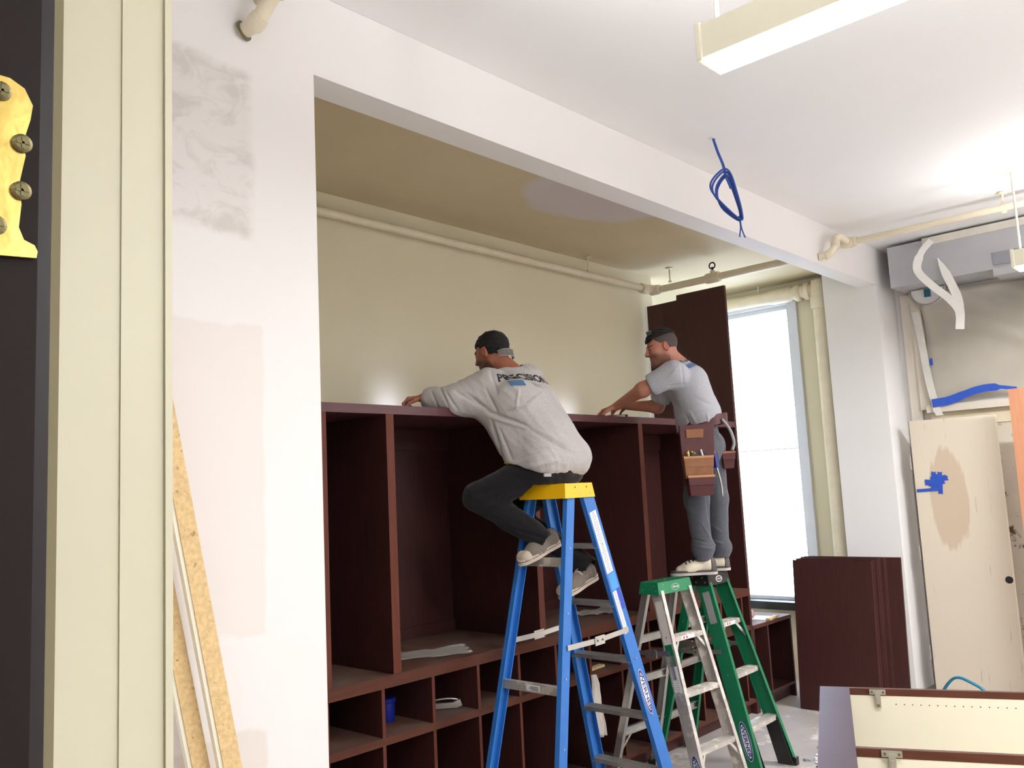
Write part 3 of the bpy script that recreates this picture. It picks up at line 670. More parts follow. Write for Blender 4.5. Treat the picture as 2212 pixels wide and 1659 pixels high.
# local: +x along length (towards right of photo), +y = towards far(+X world) side
def cpz(n, d, m=MH, b=.001, par=BX): return obj(n, B(*d), m, par, bevel=b)
L_ = 2.3
rows = [0.0, -.875, -1.72]
for k, y in enumerate(rows):
    p = cpz('side_panel', (.02, L_, y - .0185, y, .30, cz - .0015), MT['melamine'])
    obj('edge_band', B(.02, L_, y - .0195, y + .001, cz - .0015, cz), ME, p)
    obj('edge_band', B(.02, L_, y - .0198, y - .0186, cz - .028, cz - .0014), ME, p)
    for hx in (.13, .80, 1.5, 2.1):
        bm = B(hx - .032, hx + .032, y - .030, y - .0199, cz - .022, cz - .002); box(bm, hx - .011, hx + .011, y - .034, y - .0199, cz - .075, cz - .012)
        box(bm, hx - .006, hx + .006, y - .040, y - .034, cz - .055, cz - .03)
        h = obj('hinge_plate', bm, MT['steel'], p, bevel=.0015)
        bm = bmesh.new(); [tube(bm, [(hx + q, y - .030, cz - .012), (hx + q, y - .033, cz - .012)], .005, 8) for q in (-.022, .022)]; tube(bm, [(hx, y - .034, cz - .066), (hx, y - .037, cz - .066)], .006, 8)
        obj('screw', bm, MT['dullbrass'], h)
    bm = bmesh.new(); x = .2
    while x < L_ - .05: tube(bm, [(x, y - .0193, cz - .062), (x, y - .0183, cz - .062)], .0026, 6); x += .032
    o = obj('pin_holes', bm, MT['ink'], p); o['kind'] = 'stuff'
cpz('end_panel', (-.10, .02, -1.74, .001, cz - .03, cz), MT['mahstrip'])
cpz('end_panel', (-.02, .02, -1.74, -.0005, .28, cz - .0305))
cpz('end_panel', (L_, L_ + .02, -1.74, .001, .28, cz))
cpz('back_panel', (.0, L_, -1.74, -.0, .27, .2995), MT['melamine'])
for hx in (.25, 2.0):
    sh = thing('sawhorse', 'wooden sawhorse under the %s end of the open carcass' % ('window' if hx < 1 else 'room'), 'sawhorse', (3.815 + hx * math.cos(ang), 1.625 + hx * math.sin(ang), 0), ang)
    obj('top_beam', B(-.045, .045, -1.5, -.25, .18, .268), MT['ply'], sh, bevel=.002)
    for yy in (-1.4, -.35):
        for sx in (-1, 1): obj('leg', bar(bmesh.new(), (sx * .12, yy, .0), (sx * .03, yy, .2), .05, .03), MT['ply'], sh)

# white door leaning, tape, hinges
dr = thing('door_slab', 'cream painted door slab leaning in front of the far wall', 'door', (7.60, 1.80, 0))
def dp(n, bm, m, **k):
    return obj(n, bm, m, dr, **k)
def door_mat():
    m = bpy.data.materials.new('stained_cream_door'); t = NT(m)
    s = t.new('ShaderNodeSeparateXYZ'); t.link(t.new('ShaderNodeTexCoord').outputs['Object'], s.inputs[0])
    n = t.math('MULTIPLY', t.math('SUBTRACT', t.noise(t.coord('Object', (1, 6, .9)), 3, 5, .6), .5), .55)
    yy = t.math('MULTIPLY', t.math('SUBTRACT', s.outputs[1], .43), 5.2); zz = t.math('MULTIPLY', t.math('SUBTRACT', s.outputs[2], 1.55), 1.9)
    r = t.math('ADD', t.math('SQRT', t.math('ADD', t.math('MULTIPLY', yy, yy), t.math('MULTIPLY', zz, zz))), n)
    f = t.ramp(r, [(.70, (1, 1, 1)), (.80, (0, 0, 0))])
    c = t.mix(t.math('MULTIPLY', f, .8), rgb(230, 218, 198), rgb(208, 186, 160))
    st = t.ramp(t.noise(t.coord('Object', (1, 16, 1.3)), 2.2, 3), [(.66, (0, 0, 0)), (.72, (.5, .5, .5))])
    c = t.mix(st, c, rgb(170, 156, 132)); t.link(c, t.b.inputs['Base Color']); t.b.inputs['Roughness'].default_value = .5
    return m
dp('door_face', B(0, .04, .03, .68, .004, 2.20), door_mat(), bevel=.002)
dp('door_edge', B(.001, .039, .6805, .684, .004, 2.20), MT['mah'])
for zz in (1.86, 1.12, .32):
    o = dp('hinge', B(-.004, .03, .684, .70, zz - .06, zz + .06), MT['steel'], bevel=.002); obj('knuckle', tube(bmesh.new(), [(-.004, .698, zz - .06), (-.004, .698, zz + .06)], .007, 10), MT['steel'], o, smooth='a')
dp('knob_hole', tube(bmesh.new(), [(-.002, .06, .92), (.0, .06, .92)], .028, 18), MT['ink'])
tp = thing('tape_patch', 'star of blue masking tape stuck on the cream door slab', 'tape', (7.598, 2.31, 1.69))
rr = random.Random(3)
for k in range(9):
    a = rr.uniform(-.25, .25) + (math.pi / 2 if k % 2 else 0); oy, oz = rr.uniform(-.03, .03), rr.uniform(-.03, .03)
    X_ = V((0, math.cos(a), math.sin(a))); Y_ = V((0, -math.sin(a), math.cos(a))); h = rr.uniform(.055, .075)
    obj('tape_strip', prism(bmesh.new(), [(-h, -.017), (-h + .006, 0), (-h, .017), (h, .017), (h - .005, 0), (h, -.017)], (-.0004 * k, oy, oz), X_, Y_, (-1, 0, 0), .0004), MT['bluetape'], tp)
obj('tape_strip', prism(bmesh.new(), [(-.05, -.012), (.14, -.012), (.14, .012), (-.05, .012)], (-.004, .02, -.06), (0, 1, -.04), (0, 0, 1), (-1, 0, 0), .0004), MT['bluetape'], tp)
# orange plywood board
o = obj('plywood_board', B(-.01, .01, -.7, 0, 0, 2.36), MT['ply'], None, 'orange plywood board standing at the right edge beside the door slab', 'board', bevel=.001); o.location = (7.25, 1.65, .003); o.rotation_euler = (0, math.radians(1.5), math.radians(0))
# brown offcut & blue cable on the floor
o = obj('wood_block', B(-.09, .09, -.06, .06, 0, .14), wood('brown_block', rgb(110, 84, 64), rgb(140, 108, 84)), None, 'brown wood block on the floor between the panel stack and the pier', 'block', bevel=.003); o.location = (7.2, 2.70, .002)
o = obj('air_hose', tube(bmesh.new(), crom([(6.95, 2.32, .012), (6.9, 2.25, .12), (6.88, 2.12, .29), (6.86, 2.0, .28), (6.84, 1.88, .2), (6.8, 1.8, .012)], 6), .011, 8), mat('teal_hose', rgb(40, 120, 150), .4), None, 'looped teal hose on the floor in front of the door slab', 'hose', smooth=True)

# far wall: covered air conditioner box, window casing, sheet and tapes
ac = thing('soffit_box', 'grey plastic covered box high on the far wall', 'duct', (7.7, .6, 3.5))
grey = mat('grey_film', rgb(186, 186, 190), .5, var=.04)
obj('box_shell', B(-.17, .245, -2.2, 1.89, -.17, .18), grey, ac, bevel=.004)
obj('top_flange', B(-.19, -.17, -2.2, 1.60, .13, .19), mat('cream_tape', rgb(226, 220, 208), .7), ac)
obj('outlet_slot', B(-.178, -.1705, -2.2, 1.10, -.14, -.04), mat('slot_grey', rgb(150, 150, 160), .6), ac)
obj('lower_lip', B(-.20, .0, -2.2, 1.10, -.23, -.171), grey, ac, bevel=.004)
ring = thing('duct_ring', 'round grey duct collar below the left end of the grey box', 'duct', (7.775, 2.27, 3.318))
obj('collar', tube(bmesh.new(), [(-.04, .14 * math.cos(a), .14 * math.sin(a)) for a in [math.pi + i * math.pi / 14 for i in range(15)]], .006, 8), MT['lblgrey'], ring, smooth=True)
obj('collar_disc', prism(bmesh.new(), [(.138 * math.cos(a), .138 * math.sin(a)) for a in [math.pi + i * math.pi / 18 for i in range(19)]], (-.005, 0, 0), (0, 1, 0), (0, 0, 1), (1, 0, 0), .01), MT['white'], ring)
obj('tape_bit', B(-.018, -.0065, -.02, .03, -.07, -.005), mat('teal_tape', rgb(30, 100, 130), .5), ring)
w2 = thing('window_2', 'covered window opening on the far wall with cream casing', None, (7.93, 1.6, 2.3), kind='structure')
cr = mat('aged_cream_trim', rgb(228, 218, 190), .5, var=.05, scale=8, dirt=(rgb(96, 70, 50), .68, 14))
MT['ccase'] = mat('off_white_casing', rgb(226, 218, 204), .5, var=.03)
obj('window_casing', B(-.02, .02, .86, .95, -2.25, 1.02), MT['ccase'], w2, bevel=.004)
obj('window_casing', B(-.05, .02, .78, .86, .0, 1.02), MT['ccase'], w2, bevel=.004)
obj('window_sill', B(-.10, .02, -1.5, .80, -.03, .03), MT['ccase'], w2, bevel=.006)
obj('window_apron', B(-.03, .02, -1.5, .79, -.15, -.031), cr, w2, bevel=.003)
obj('peeling_board', B(-.02, .02, -1.5, .79, -2.2, -.151), mat('peeling_paint', rgb(214, 206, 190), .7, var=.05, dirt=(rgb(92, 66, 50), .57, 9)), w2)
# draped plastic sheet
bm = bmesh.new(); n = 46; g = []
for i in range(n):
    r = []
    for j in range(26):
        u = i / (n - 1); v = j / 25; y = .76 - u * 2.2; z = .96 - v * .92
        x = -.035 + .05 * math.sin((y * 1.3 + z * 2.6) * 3.2) * (1 - .4 * v) + .02 * noise.noise(V((y * 2, z * 4, 3)))
        for (yc_, sl) in ((.30, .55), (-.05, .6), (-.5, .5)):
            e_ = (z - (.62 + (y - yc_) * sl)) / .045; x -= .030 * math.exp(-e_ * e_)
        r.append(bm.verts.new((x - .03, y, z)))
    g.append(r)
for i in range(n - 1):
    for j in range(25): bm.faces.new((g[i][j], g[i + 1][j], g[i + 1][j + 1], g[i][j + 1]))
bmesh.ops.solidify(bm, geom=bm.faces[:], thickness=.001)
o = obj('plastic_sheet', bm, mat('cream_drop_sheet', rgb(247, 241, 228), .6, var=.03), None, 'cream plastic sheet draped over the far window', 'sheet', smooth=True); o.location = (7.93, 1.6, 2.33)
def fribbon(pts, w_):
    P = crom(pts, 6); N = V((-.82, -.52, .15)); S_ = []
    for i, p in enumerate(P):
        d = (P[min(i + 1, len(P) - 1)] - P[max(i - 1, 0)]).normalized(); S_.append(d.cross(N).normalized())
    return ribbon(bmesh.new(), P, w_, S_)
wt = mat('white_masking_tape', rgb(232, 230, 226), .7, var=.02)
o = obj('torn_tape', fribbon([(7.49, 2.12, 3.655), (7.40, 2.18, 3.55), (7.40, 2.225, 3.42), (7.42, 2.15, 3.29), (7.46, 2.03, 3.15), (7.47, 1.965, 3.03), (7.47, 1.975, 2.89)], [.05] * 8 + [.065] * 40), wt, None, 'white torn masking tape curling down from the grey box', 'tape')
o = obj('torn_tape', fribbon([(7.50, 2.09, 3.50), (7.50, 2.03, 3.33), (7.50, 1.975, 3.15), (7.50, 1.97, 3.0)], [.01, .02, .04, .05, .06] + [.07] * 20), wt, None, 'thin torn tape end twisted behind the curling tape', 'tape')
o = obj('tape_strip', ribbon(bmesh.new(), crom([(7.84, 2.41, 3.15), (7.835, 2.385, 2.9), (7.825, 2.36, 2.6), (7.81, 2.32, 2.33), (7.80, 2.29, 2.24)], 5), .06, V((0, 1, 0))), mat('pale_tape', rgb(222, 220, 212), .7), None, 'long pale tape strip hanging down the window casing', 'tape')
o = obj('blue_tape_bit', B(-.003, .0, -.012, .012, -.03, .03), MT['bluetape'], None, 'small blue tape tab beside the hanging tape strip', 'tape'); o.location = (7.822, 2.32, 2.70)
o = obj('blue_tape_strip', ribbon(bmesh.new(), crom([(7.80, 2.34, 2.345), (7.81, 2.2, 2.36), (7.815, 2.0, 2.42), (7.82, 1.85, 2.43), (7.82, 1.7, 2.40)], 5), [.07] * 8 + [.06] * 8 + [.03] * 8, V((0, .1, 1)).normalized()), MT['bluetape'], None, 'long blue masking tape strip along the far window sill', 'tape')

# ------------------------------------------------------------------ left foreground
for nm, xt, xb, y, lb, w_ in (('a', 1.195, 1.395, 2.50, 'front raw particleboard strip leaning on the left wall', .065), ('b', 1.115, 1.325, 2.555, 'rear raw particleboard strip half hidden behind the front one', .06)):
    o = thing('board_strip', lb, 'board', (0, 0, 0))
    a = V((xb + .29, y - .06, 0.02)); b = V((xt - .06, y + .0, 2.42))
    a.x = xb + (xb - xt) / 1.15 * 1.0
    bm = bar(bmesh.new(), a, b, w_ * .85, .016, (0, 1, 0)); obj('raw_edge', bm, MT['pboard'], o)
    bm = bar(bmesh.new(), a + V((-w_ * .52, .006, 0)), b + V((-w_ * .52, .006, 0)), .012, .02, (0, 1, 0)); obj('white_face', bm, MT['melamine'], o)
# near dark door and its brass hinge leaf
d1 = thing('door_1', 'dark brown varnished door at the left edge', None, (.167, .5, 0), kind='structure')
obj('door_panel', B(-.8, -.0085, -.03, .02, .01, 2.7), MT['darkdoor'], d1, bevel=.003)
obj('door_stile', B(-.0083, .0, -.024, .02, .01, 2.7), mat('near_black_edge', rgb(36, 28, 32), .4), d1, bevel=.003)
hl = obj('hinge_leaf', bmesh.new(), MT['brass'], d1)
bm = bmesh.new(); poly = [(-.07, -.046), (-.02, -.046), (.0, -.0445), (.0005, -.041), (-.001, -.038), (-.006, -.036), (-.0085, -.030), (-.0075, -.018), (-.0085, -.006), (-.006, .008), (-.007, .016), (-.004, .028), (-.003, .036), (-.007, .044), (-.014, .0475), (-.07, .048)]
prism(bm, poly, (0, 0, 0), (1, 0, 0), (0, 0, 1), (0, -1, 0), .002); bmesh.ops.recalc_face_normals(bm, faces=bm.faces[:]); bm.to_mesh(hl.data); bm.free(); hl.location = (-.010, -.031, 1.973)
for sx_, sz_ in ((-.006, .014), (-.006, -.011), (-.016, .039), (-.017, -.031)):
    bm = tube(bmesh.new(), [(0, 0, 0), (0, -.0016, 0), (0, -.0022, 0)], [.005, .0048, .0035], 16)
    box(bm, -.003, .003, -.0026, -.0021, -.0006, .0006); box(bm, -.0006, .0006, -.0026, -.0021, -.003, .003); bm.normal_update()
    s_ = obj('screw', bm, MT['dullbrass'], hl); s_.location = (sx_ - .002, -.002, sz_)
# plaster chips on the floor
rr = random.Random(5)
for k in range(26):
    x = 5.62 + rr.gauss(0, .14); y = 2.48 + rr.gauss(0, .09)
    s_ = rr.uniform(.015, .05); n_ = rr.randint(4, 6)
    bm = prism(bmesh.new(), [(s_ * rr.uniform(.6, 1) * math.cos(2 * math.pi * i / n_), s_ * rr.uniform(.5, 1) * math.sin(2 * math.pi * i / n_)) for i in range(n_)], (0, 0, 0), (1, 0, 0), (0, 1, 0), (0, 0, 1), rr.uniform(.004, .015))
    o = obj('plaster_chip', bm, MT['ceil'] if k % 3 else MT['lblgrey'], None, 'pale plaster chip in the debris at the foot of the green ladder', 'debris', group='plaster chips by the green ladder'); o.location = (x, y, .0012); o.rotation_euler = (0, 0, rr.uniform(0, 6))
o = obj('floor_wire', tube(bmesh.new(), crom([(5.35, 2.5, .006), (5.5, 2.46, .006), (5.62, 2.5, .012), (5.8, 2.42, .006), (6.1, 2.3, .006)], 6), .005, 6), MT['black'], None, 'thin black wire across the plaster debris', 'wire', smooth=True)
# ------------------------------------------------------------------ people: smooth fields meshed with surface nets
CAMO = V((0, 0, 1.8))
def at(x, y, D=None, Y=None):
    """point seen at pixel x, y at forward distance D (or on the plane Y)"""
    d = CA * (x - 1106) - CB * (y - 829.5) + CF * 1880
    return CAMO + d * (D / 1880 if D else Y / d.y)
def smin(a, b, k):
    h = np.clip(.5 + .5 * (b - a) / k, 0, 1); return b + (a - b) * h - k * h * (1 - h)
class Field:
    def __init__(s, lo, hi, h):
        s.lo = np.array(lo, float); s.h = h; s.n = np.ceil((np.array(hi) - s.lo) / h).astype(int) + 1
        s.F = np.full(s.n, .08, np.float32)
    def sub(s, lo, hi):
        a = np.clip(np.floor((np.array(lo) - s.lo) / s.h).astype(int), 0, s.n); b = np.clip(np.ceil((np.array(hi) - s.lo) / s.h).astype(int) + 1, 0, s.n)
        sl = tuple(slice(i, j) for i, j in zip(a, b))
        if any(j <= i for i, j in zip(a, b)): return sl, None
        ax = [s.lo[i] + s.h * np.arange(a[i], b[i], dtype=np.float32) for i in range(3)]
        return sl, np.meshgrid(*[q.astype(np.float32) for q in ax], indexing='ij')
    def comb(s, sl, d, k, op):
        if op == '+': s.F[sl] = smin(s.F[sl], d, k)
        else: s.F[sl] = -smin(-s.F[sl], d, k)
    def cap(s, a, b, ra, rb=None, k=.02, op='+'):
        rb = ra if rb is None else rb; a = np.array(a, float); b = np.array(b, float); m = max(ra, rb) + k + .02
        sl, P = s.sub(np.minimum(a, b) - m, np.maximum(a, b) + m)
        if P is None: return s
        ab = b - a; L = max(ab @ ab, 1e-9); px, py, pz_ = P[0] - a[0], P[1] - a[1], P[2] - a[2]
        t = np.clip((px * ab[0] + py * ab[1] + pz_ * ab[2]) / L, 0, 1)
        d = np.sqrt((px - t * ab[0]) ** 2 + (py - t * ab[1]) ** 2 + (pz_ - t * ab[2]) ** 2) - (ra + (rb - ra) * t)
        s.comb(sl, d, k, op); return s
    def ell(s, c, r, R=None, k=.02, op='+'):
        c = np.array(c, float); m = max(r) + k + .02; sl, P = s.sub(c - m, c + m)
        if P is None: return s
        q = np.stack([P[i] - c[i] for i in range(3)], -1)
        if R is not None: q = q @ np.array(R, dtype=np.float32).T
        r = np.array(r, dtype=np.float32); k0 = np.linalg.norm(q / r, axis=-1); k1 = np.linalg.norm(q / (r * r), axis=-1) + 1e-6
        s.comb(sl, k0 * (k0 - 1) / k1, k, op); return s
    def grid(s): return np.meshgrid(*[(s.lo[i] + s.h * np.arange(s.n[i])).astype(np.float32) for i in range(3)], indexing='ij')
    def cut(s, fn): s.F = np.maximum(s.F, fn(*s.grid()).astype(np.float32)); return s
    def disp(s, fn): s.F = s.F + fn(*s.grid()).astype(np.float32); return s
    def nets(s):
        F = s.F; F[0], F[-1], F[:, 0], F[:, -1], F[:, :, 0], F[:, :, -1] = .05, .05, .05, .05, .05, .05
        S = F < 0; n = s.n; cs = np.zeros(n - 1, np.int8)
        offs = [(i, j, k) for i in (0, 1) for j in (0, 1) for k in (0, 1)]
        for i, j, k in offs: cs += S[i:n[0] - 1 + i, j:n[1] - 1 + j, k:n[2] - 1 + k]
        act = np.argwhere((cs > 0) & (cs < 8)); idx = np.full(n - 1, -1, np.int32); idx[tuple(act.T)] = np.arange(len(act))
        val = {o: F[act[:, 0] + o[0], act[:, 1] + o[1], act[:, 2] + o[2]] for o in offs}
        acc = np.zeros((len(act), 3)); cnt = np.zeros(len(act))
        for o in offs:
            for ax in range(3):
                if o[ax]: continue
                o2 = list(o); o2[ax] = 1; o2 = tuple(o2); v0, v1 = val[o], val[o2]; m = (v0 < 0) != (v1 < 0)
                t = np.where(m, v0 / np.where(m, v0 - v1, 1), 0); p = np.array(o, float)[None].repeat(len(act), 0); p[:, ax] += t
                acc += p * m[:, None]; cnt += m
        vs = s.lo + s.h * (act + acc / cnt[:, None]); faces = []
        for ax in range(3):
            sh = [slice(1, n[i] - 1) for i in range(3)]; sh[ax] = slice(0, n[ax] - 1); sh2 = list(sh); sh2[ax] = slice(1, n[ax])
            a_, b_ = S[tuple(sh)], S[tuple(sh2)]; e = np.argwhere(a_ != b_)
            if not len(e): continue
            fl = a_[tuple(e.T)]; e = e + np.array([0 if i == ax else 1 for i in range(3)])
            u, v = [(1, 2), (2, 0), (0, 1)][ax]; du = np.zeros(3, int); du[u] = 1; dv = np.zeros(3, int); dv[v] = 1
            q = np.stack([idx[tuple((e - du - dv).T)], idx[tuple((e - dv).T)], idx[tuple(e.T)], idx[tuple((e - du).T)]], 1)
            q[~fl] = q[~fl][:, ::-1]; faces.append(q)
        return vs, np.concatenate(faces)
def sdf_obj(name, fld, m, parent=None, colfn=None, post=None, smooth_iter=2):
    vs, fs = fld.nets()
    # light Laplacian smoothing of the net
    for _ in range(smooth_iter):
        acc = np.zeros_like(vs); c = np.zeros(len(vs))
        for a, b in ((0, 1), (1, 2), (2, 3), (3, 0)):
            for x, y in ((a, b), (b, a)):
                for d in range(3): acc[:, d] += np.bincount(fs[:, x], vs[fs[:, y], d], len(vs))
                c += np.bincount(fs[:, x], minlength=len(vs))
        vs = vs * .5 + .5 * acc / c[:, None]
    if post is not None: vs = post(vs, fs)
    org = np.array(parent.location) if parent is not None else np.zeros(3)
    me = bpy.data.meshes.new(name); me.vertices.add(len(vs)); me.vertices.foreach_set('co', (vs - org).astype(np.float32).ravel())
    me.loops.add(len(fs) * 4); me.loops.foreach_set('vertex_index', fs.astype(np.int32).ravel())
    me.polygons.add(len(fs)); me.polygons.foreach_set('loop_start', np.arange(0, len(fs) * 4, 4, dtype=np.int32))
    me.polygons.foreach_set('use_smooth', np.ones(len(fs), bool)); me.update(calc_edges=True)
    me.materials.append(m)
    if colfn is not None:
        c = colfn(vs); at_ = me.color_attributes.new('tint', 'FLOAT_COLOR', 'POINT'); at_.data.foreach_set('color', np.concatenate([c, np.ones((len(c), 1))], 1).astype(np.float32).ravel())
    o = bpy.data.objects.new(name, me); COL.objects.link(o); o.parent = parent; o['_tmp'] = 1; del o['_tmp']
    return o, vs, fs
def normals(vs, fs):
    n = np.cross(vs[fs[:, 2]] - vs[fs[:, 0]], vs[fs[:, 3]] - vs[fs[:, 1]]); out = np.zeros_like(vs)
    for k in range(4):
        for d in range(3): out[:, d] += np.bincount(fs[:, k], n[:, d], len(vs))
    return out / (np.linalg.norm(out, axis=1)[:, None] + 1e-9)
def folds(lines, Rr, seed=0, wr=.0):
    """cloth folds: ridges/grooves along given 3-D segments plus soft wrinkles"""
    Rr = np.array(Rr); rng = np.random.RandomState(seed); KS = [(rng.normal(size=3) * s, rng.uniform(0, 6), rng.normal(size=3) * s * .7, a) for s, a in ((14, 1), (22, .8), (34, .5), (60, .3))]
    def f(vs, fs):
        n = normals(vs, fs); d = np.zeros(len(vs))
        for a, b, wd, am in lines:
            a = np.array(a); b = np.array(b); ab = b - a; ap = vs - a
            # measured in the plane perpendicular to Rr so the fold wraps the cloth
            P = lambda v: v - np.outer(v @ Rr, Rr) if v.ndim == 2 else v - (v @ Rr) * Rr
            ab2 = P(ab); ap2 = P(ap); t = np.clip(ap2 @ ab2 / (ab2 @ ab2), 0, 1)
            e = np.linalg.norm(ap2 - t[:, None] * ab2, axis=1) / wd; fade = np.sin(np.pi * np.clip(t * .9 + .05, 0, 1)) ** .5
            d += am * fade * np.exp(-e * e)
        for kv, ph, kw, a in KS: d += wr * a * (1 - 2 * np.abs(np.sin(vs @ kv + ph + 1.3 * np.sin(vs @ kw))))
        return vs + n * d[:, None]
    return f

def skin_mat(name, c, c2):
    m = bpy.data.materials.new(name); t = NT(m); a = t.new('ShaderNodeVertexColor', layer_name='tint')
    s = t.new('ShaderNodeSeparateColor'); t.link(a.outputs[0], s.inputs[0])
    base = t.ramp(t.noise(t.coord('Object'), 18), [(.3, c), (.7, c2)])
    c3 = t.mix(s.outputs[0], base, rgb(52, 38, 32)); c4 = t.mix(s.outputs[1], c3, rgb(176, 92, 74))
    t.link(c4, t.b.inputs['Base Color']); t.b.inputs['Roughness'].default_value = .5
    t.b.inputs['Subsurface Weight'].default_value = .08; t.b.inputs['Subsurface Radius'].default_value = (.01, .004, .002)
    return m
def fabric(name, c, var=.06, fuzz=.12, heather=0):
    m = bpy.data.materials.new(name); t = NT(m)
    n = t.noise(t.coord('Object'), 260 if heather else 90, 2); lo = tuple(x * (1 - fuzz - heather) for x in c[:3]) + (1,); hi = tuple(min(1, x * (1 + fuzz + heather)) for x in c[:3]) + (1,)
    cc = t.ramp(n, [(.3, lo), (.7, hi)]); t.link(cc, t.b.inputs['Base Color']); t.b.inputs['Roughness'].default_value = .9
    t.b.inputs['Specular IOR Level'].default_value = .2; t.b.inputs['Sheen Weight'].default_value = .15
    t.bump(t.noise(t.coord('Object'), 30, 5, .6), .25, .006); return m

class Head:
    def __init__(s, c, f, u):
        s.c = V(c); s.f = V(f).normalized(); s.r = s.f.cross(V(u)).normalized(); s.u = s.r.cross(s.f); s.R = [tuple(s.r), tuple(s.f), tuple(s.u)]
    def p(s, x, y, z): return s.c + s.r * x + s.f * y + s.u * z
    def loc(s, vs): q = vs - np.array(s.c); return q @ np.array(s.R).T
    def build(s, F, neck, nr=.056):
        p, R = s.p, s.R
        F.ell(p(0, -.012, .032), (.076, .096, .086), R, .01); F.ell(p(0, .028, -.030), (.060, .062, .082), R, .03)
        F.cap(p(-.046, .0, -.058), p(-.018, .062, -.094), .018, .018, .03); F.cap(p(.046, .0, -.058), p(.018, .062, -.094), .018, .018, .03)
        F.cap(p(-.012, .070, -.096), p(.012, .070, -.096), .016, .016, .02)
        F.cap(p(-.034, .078, .022), p(.034, .078, .022), .012, .012, .014)
        for q in (-1, 1):
            F.ell(p(.036 * q, .058, -.022), (.024, .026, .026), R, .02)
            F.ell(p(.031 * q, .100, .002), (.017, .016, .012), R, .010, '-'); F.ell(p(.031 * q, .077, .003), (.013, .013, .011), R, .004)
            F.ell(p(.013 * q, .099, -.031), (.008, .011, .008), R, .006)
        F.cap(p(0, .088, .014), p(0, .110, -.024), .008, .012, .010)
        F.cap(p(-.018, .084, -.056), p(.018, .084, -.056), .007, .007, .006); F.cap(p(-.014, .083, -.067), p(.014, .083, -.067), .008, .008, .006)
        F.cap(p(0, -.028, -.05), neck, nr, nr + .006, .03)
        for q in (-1, 1):
            Rm = Matrix.Rotation(.25, 3, 'X') @ Matrix(s.R); Rm = [tuple(x) for x in Rm]
            F.ell(p(.080 * q, -.006, -.004), (.009, .019, .032), Rm, .006); F.ell(p(.087 * q, -.002, -.002), (.006, .010, .018), Rm, .004, '-')
    def tint(s, beard):
        def f(vs):
            q = s.loc(vs); c = np.zeros((len(vs), 3)); x, y, z = q.T
            jaw = np.clip((-.020 - z - .35 * np.maximum(0, .06 - y)) / .02, 0, 1) * (y > -.02) * (z > -.13) * np.clip(1 - (np.abs(x) - .075) / .01, 0, 1)
            lip = (np.abs(x) < .022) & (y > .075) & (np.abs(z + .0615) < .010)
            brow = (np.abs(np.abs(x) - .031) < .018) & (y > .06) & (np.abs(z - .024) < .006)
            eye = (np.abs(np.abs(x) - .031) < .009) & (y > .075) & (np.abs(z - .002) < .0045)
            near = np.linalg.norm(q, axis=1) < .16
            c[:, 0] = np.where(near, np.maximum(jaw * beard * (~lip), np.maximum(brow * .9, eye * .95)), 0)
            ear = (np.abs(x) > .07) & (np.abs(y) < .03) & (np.abs(z) < .045)
            c[:, 1] = np.where(near, np.maximum(lip * .6, ear * .35), 0); return c
        return f
    def hair(s, par, m, line, grow=.010, amp=.003, res=.0035, name='hair'):
        c = np.array(s.c); F = Field(c - .15, c + .15, res); R = s.R
        F.ell(s.p(0, -.012, .034), (.076 + grow * .7, .096 + grow, .086 + grow), R, .01)
        Rn = np.array(R, dtype=np.float32)
        def g(X, Y, Z):
            q = [(X - c[0]) * Rn[i, 0] + (Y - c[1]) * Rn[i, 1] + (Z - c[2]) * Rn[i, 2] for i in range(3)]
            z0 = np.interp(q[1], line[0], line[1]); return (z0 - q[2]) * .8
        F.disp(lambda X, Y, Z: amp * (np.sin(X * 190 + 2 * np.sin(Z * 130)) + np.sin(Y * 210 + Z * 90) + np.sin(Z * 240 + X * 60)) * .6)
        F.cut(g); return sdf_obj(name, F, m, par, smooth_iter=1)[0]
def hand(F, wr, d, n, s, curl=(.5, .7, .5), spread=.05, sc=1.0):
    d = V(d).normalized(); n = V(n); n = (n - d * n.dot(d)).normalized(); lt = n.cross(d).normalized() * s   # lt points to the thumb side
    wr = V(wr)
    for q in (-.026, -.009, .009, .026): F.cap(wr + lt * q * .75 + d * .012, wr + lt * q + d * .085 * sc, .0145, .0115, .010)
    for i, (q, L) in enumerate(((.027, .92), (.009, 1.0), (-.009, .95), (-.026, .76))):
        p = wr + lt * q + d * .084 * sc; a = 0
        for j, (l, c) in enumerate(zip((.044, .028, .022), curl)):
            a += c * (1 + .12 * i); dd = (d * math.cos(a) + n * math.sin(a) + lt * spread * (1.5 - i)).normalized(); p2 = p + dd * l * L * sc
            F.cap(p, p2, .0095 - j * .001, .0088 - j * .001, .004); p = p2
    p = wr + d * .022 + lt * .022; t1 = (d * .62 + lt * .72 + n * .25).normalized(); p2 = p + t1 * .042; F.cap(p, p2, .015, .012, .012)
    t2 = (d * .85 + lt * .25 + n * .45).normalized(); p3 = p2 + t2 * .032; F.cap(p2, p3, .011, .0095, .005); F.cap(p3, p3 + (t2 + n * .4).normalized() * .026, .0095, .008, .004)
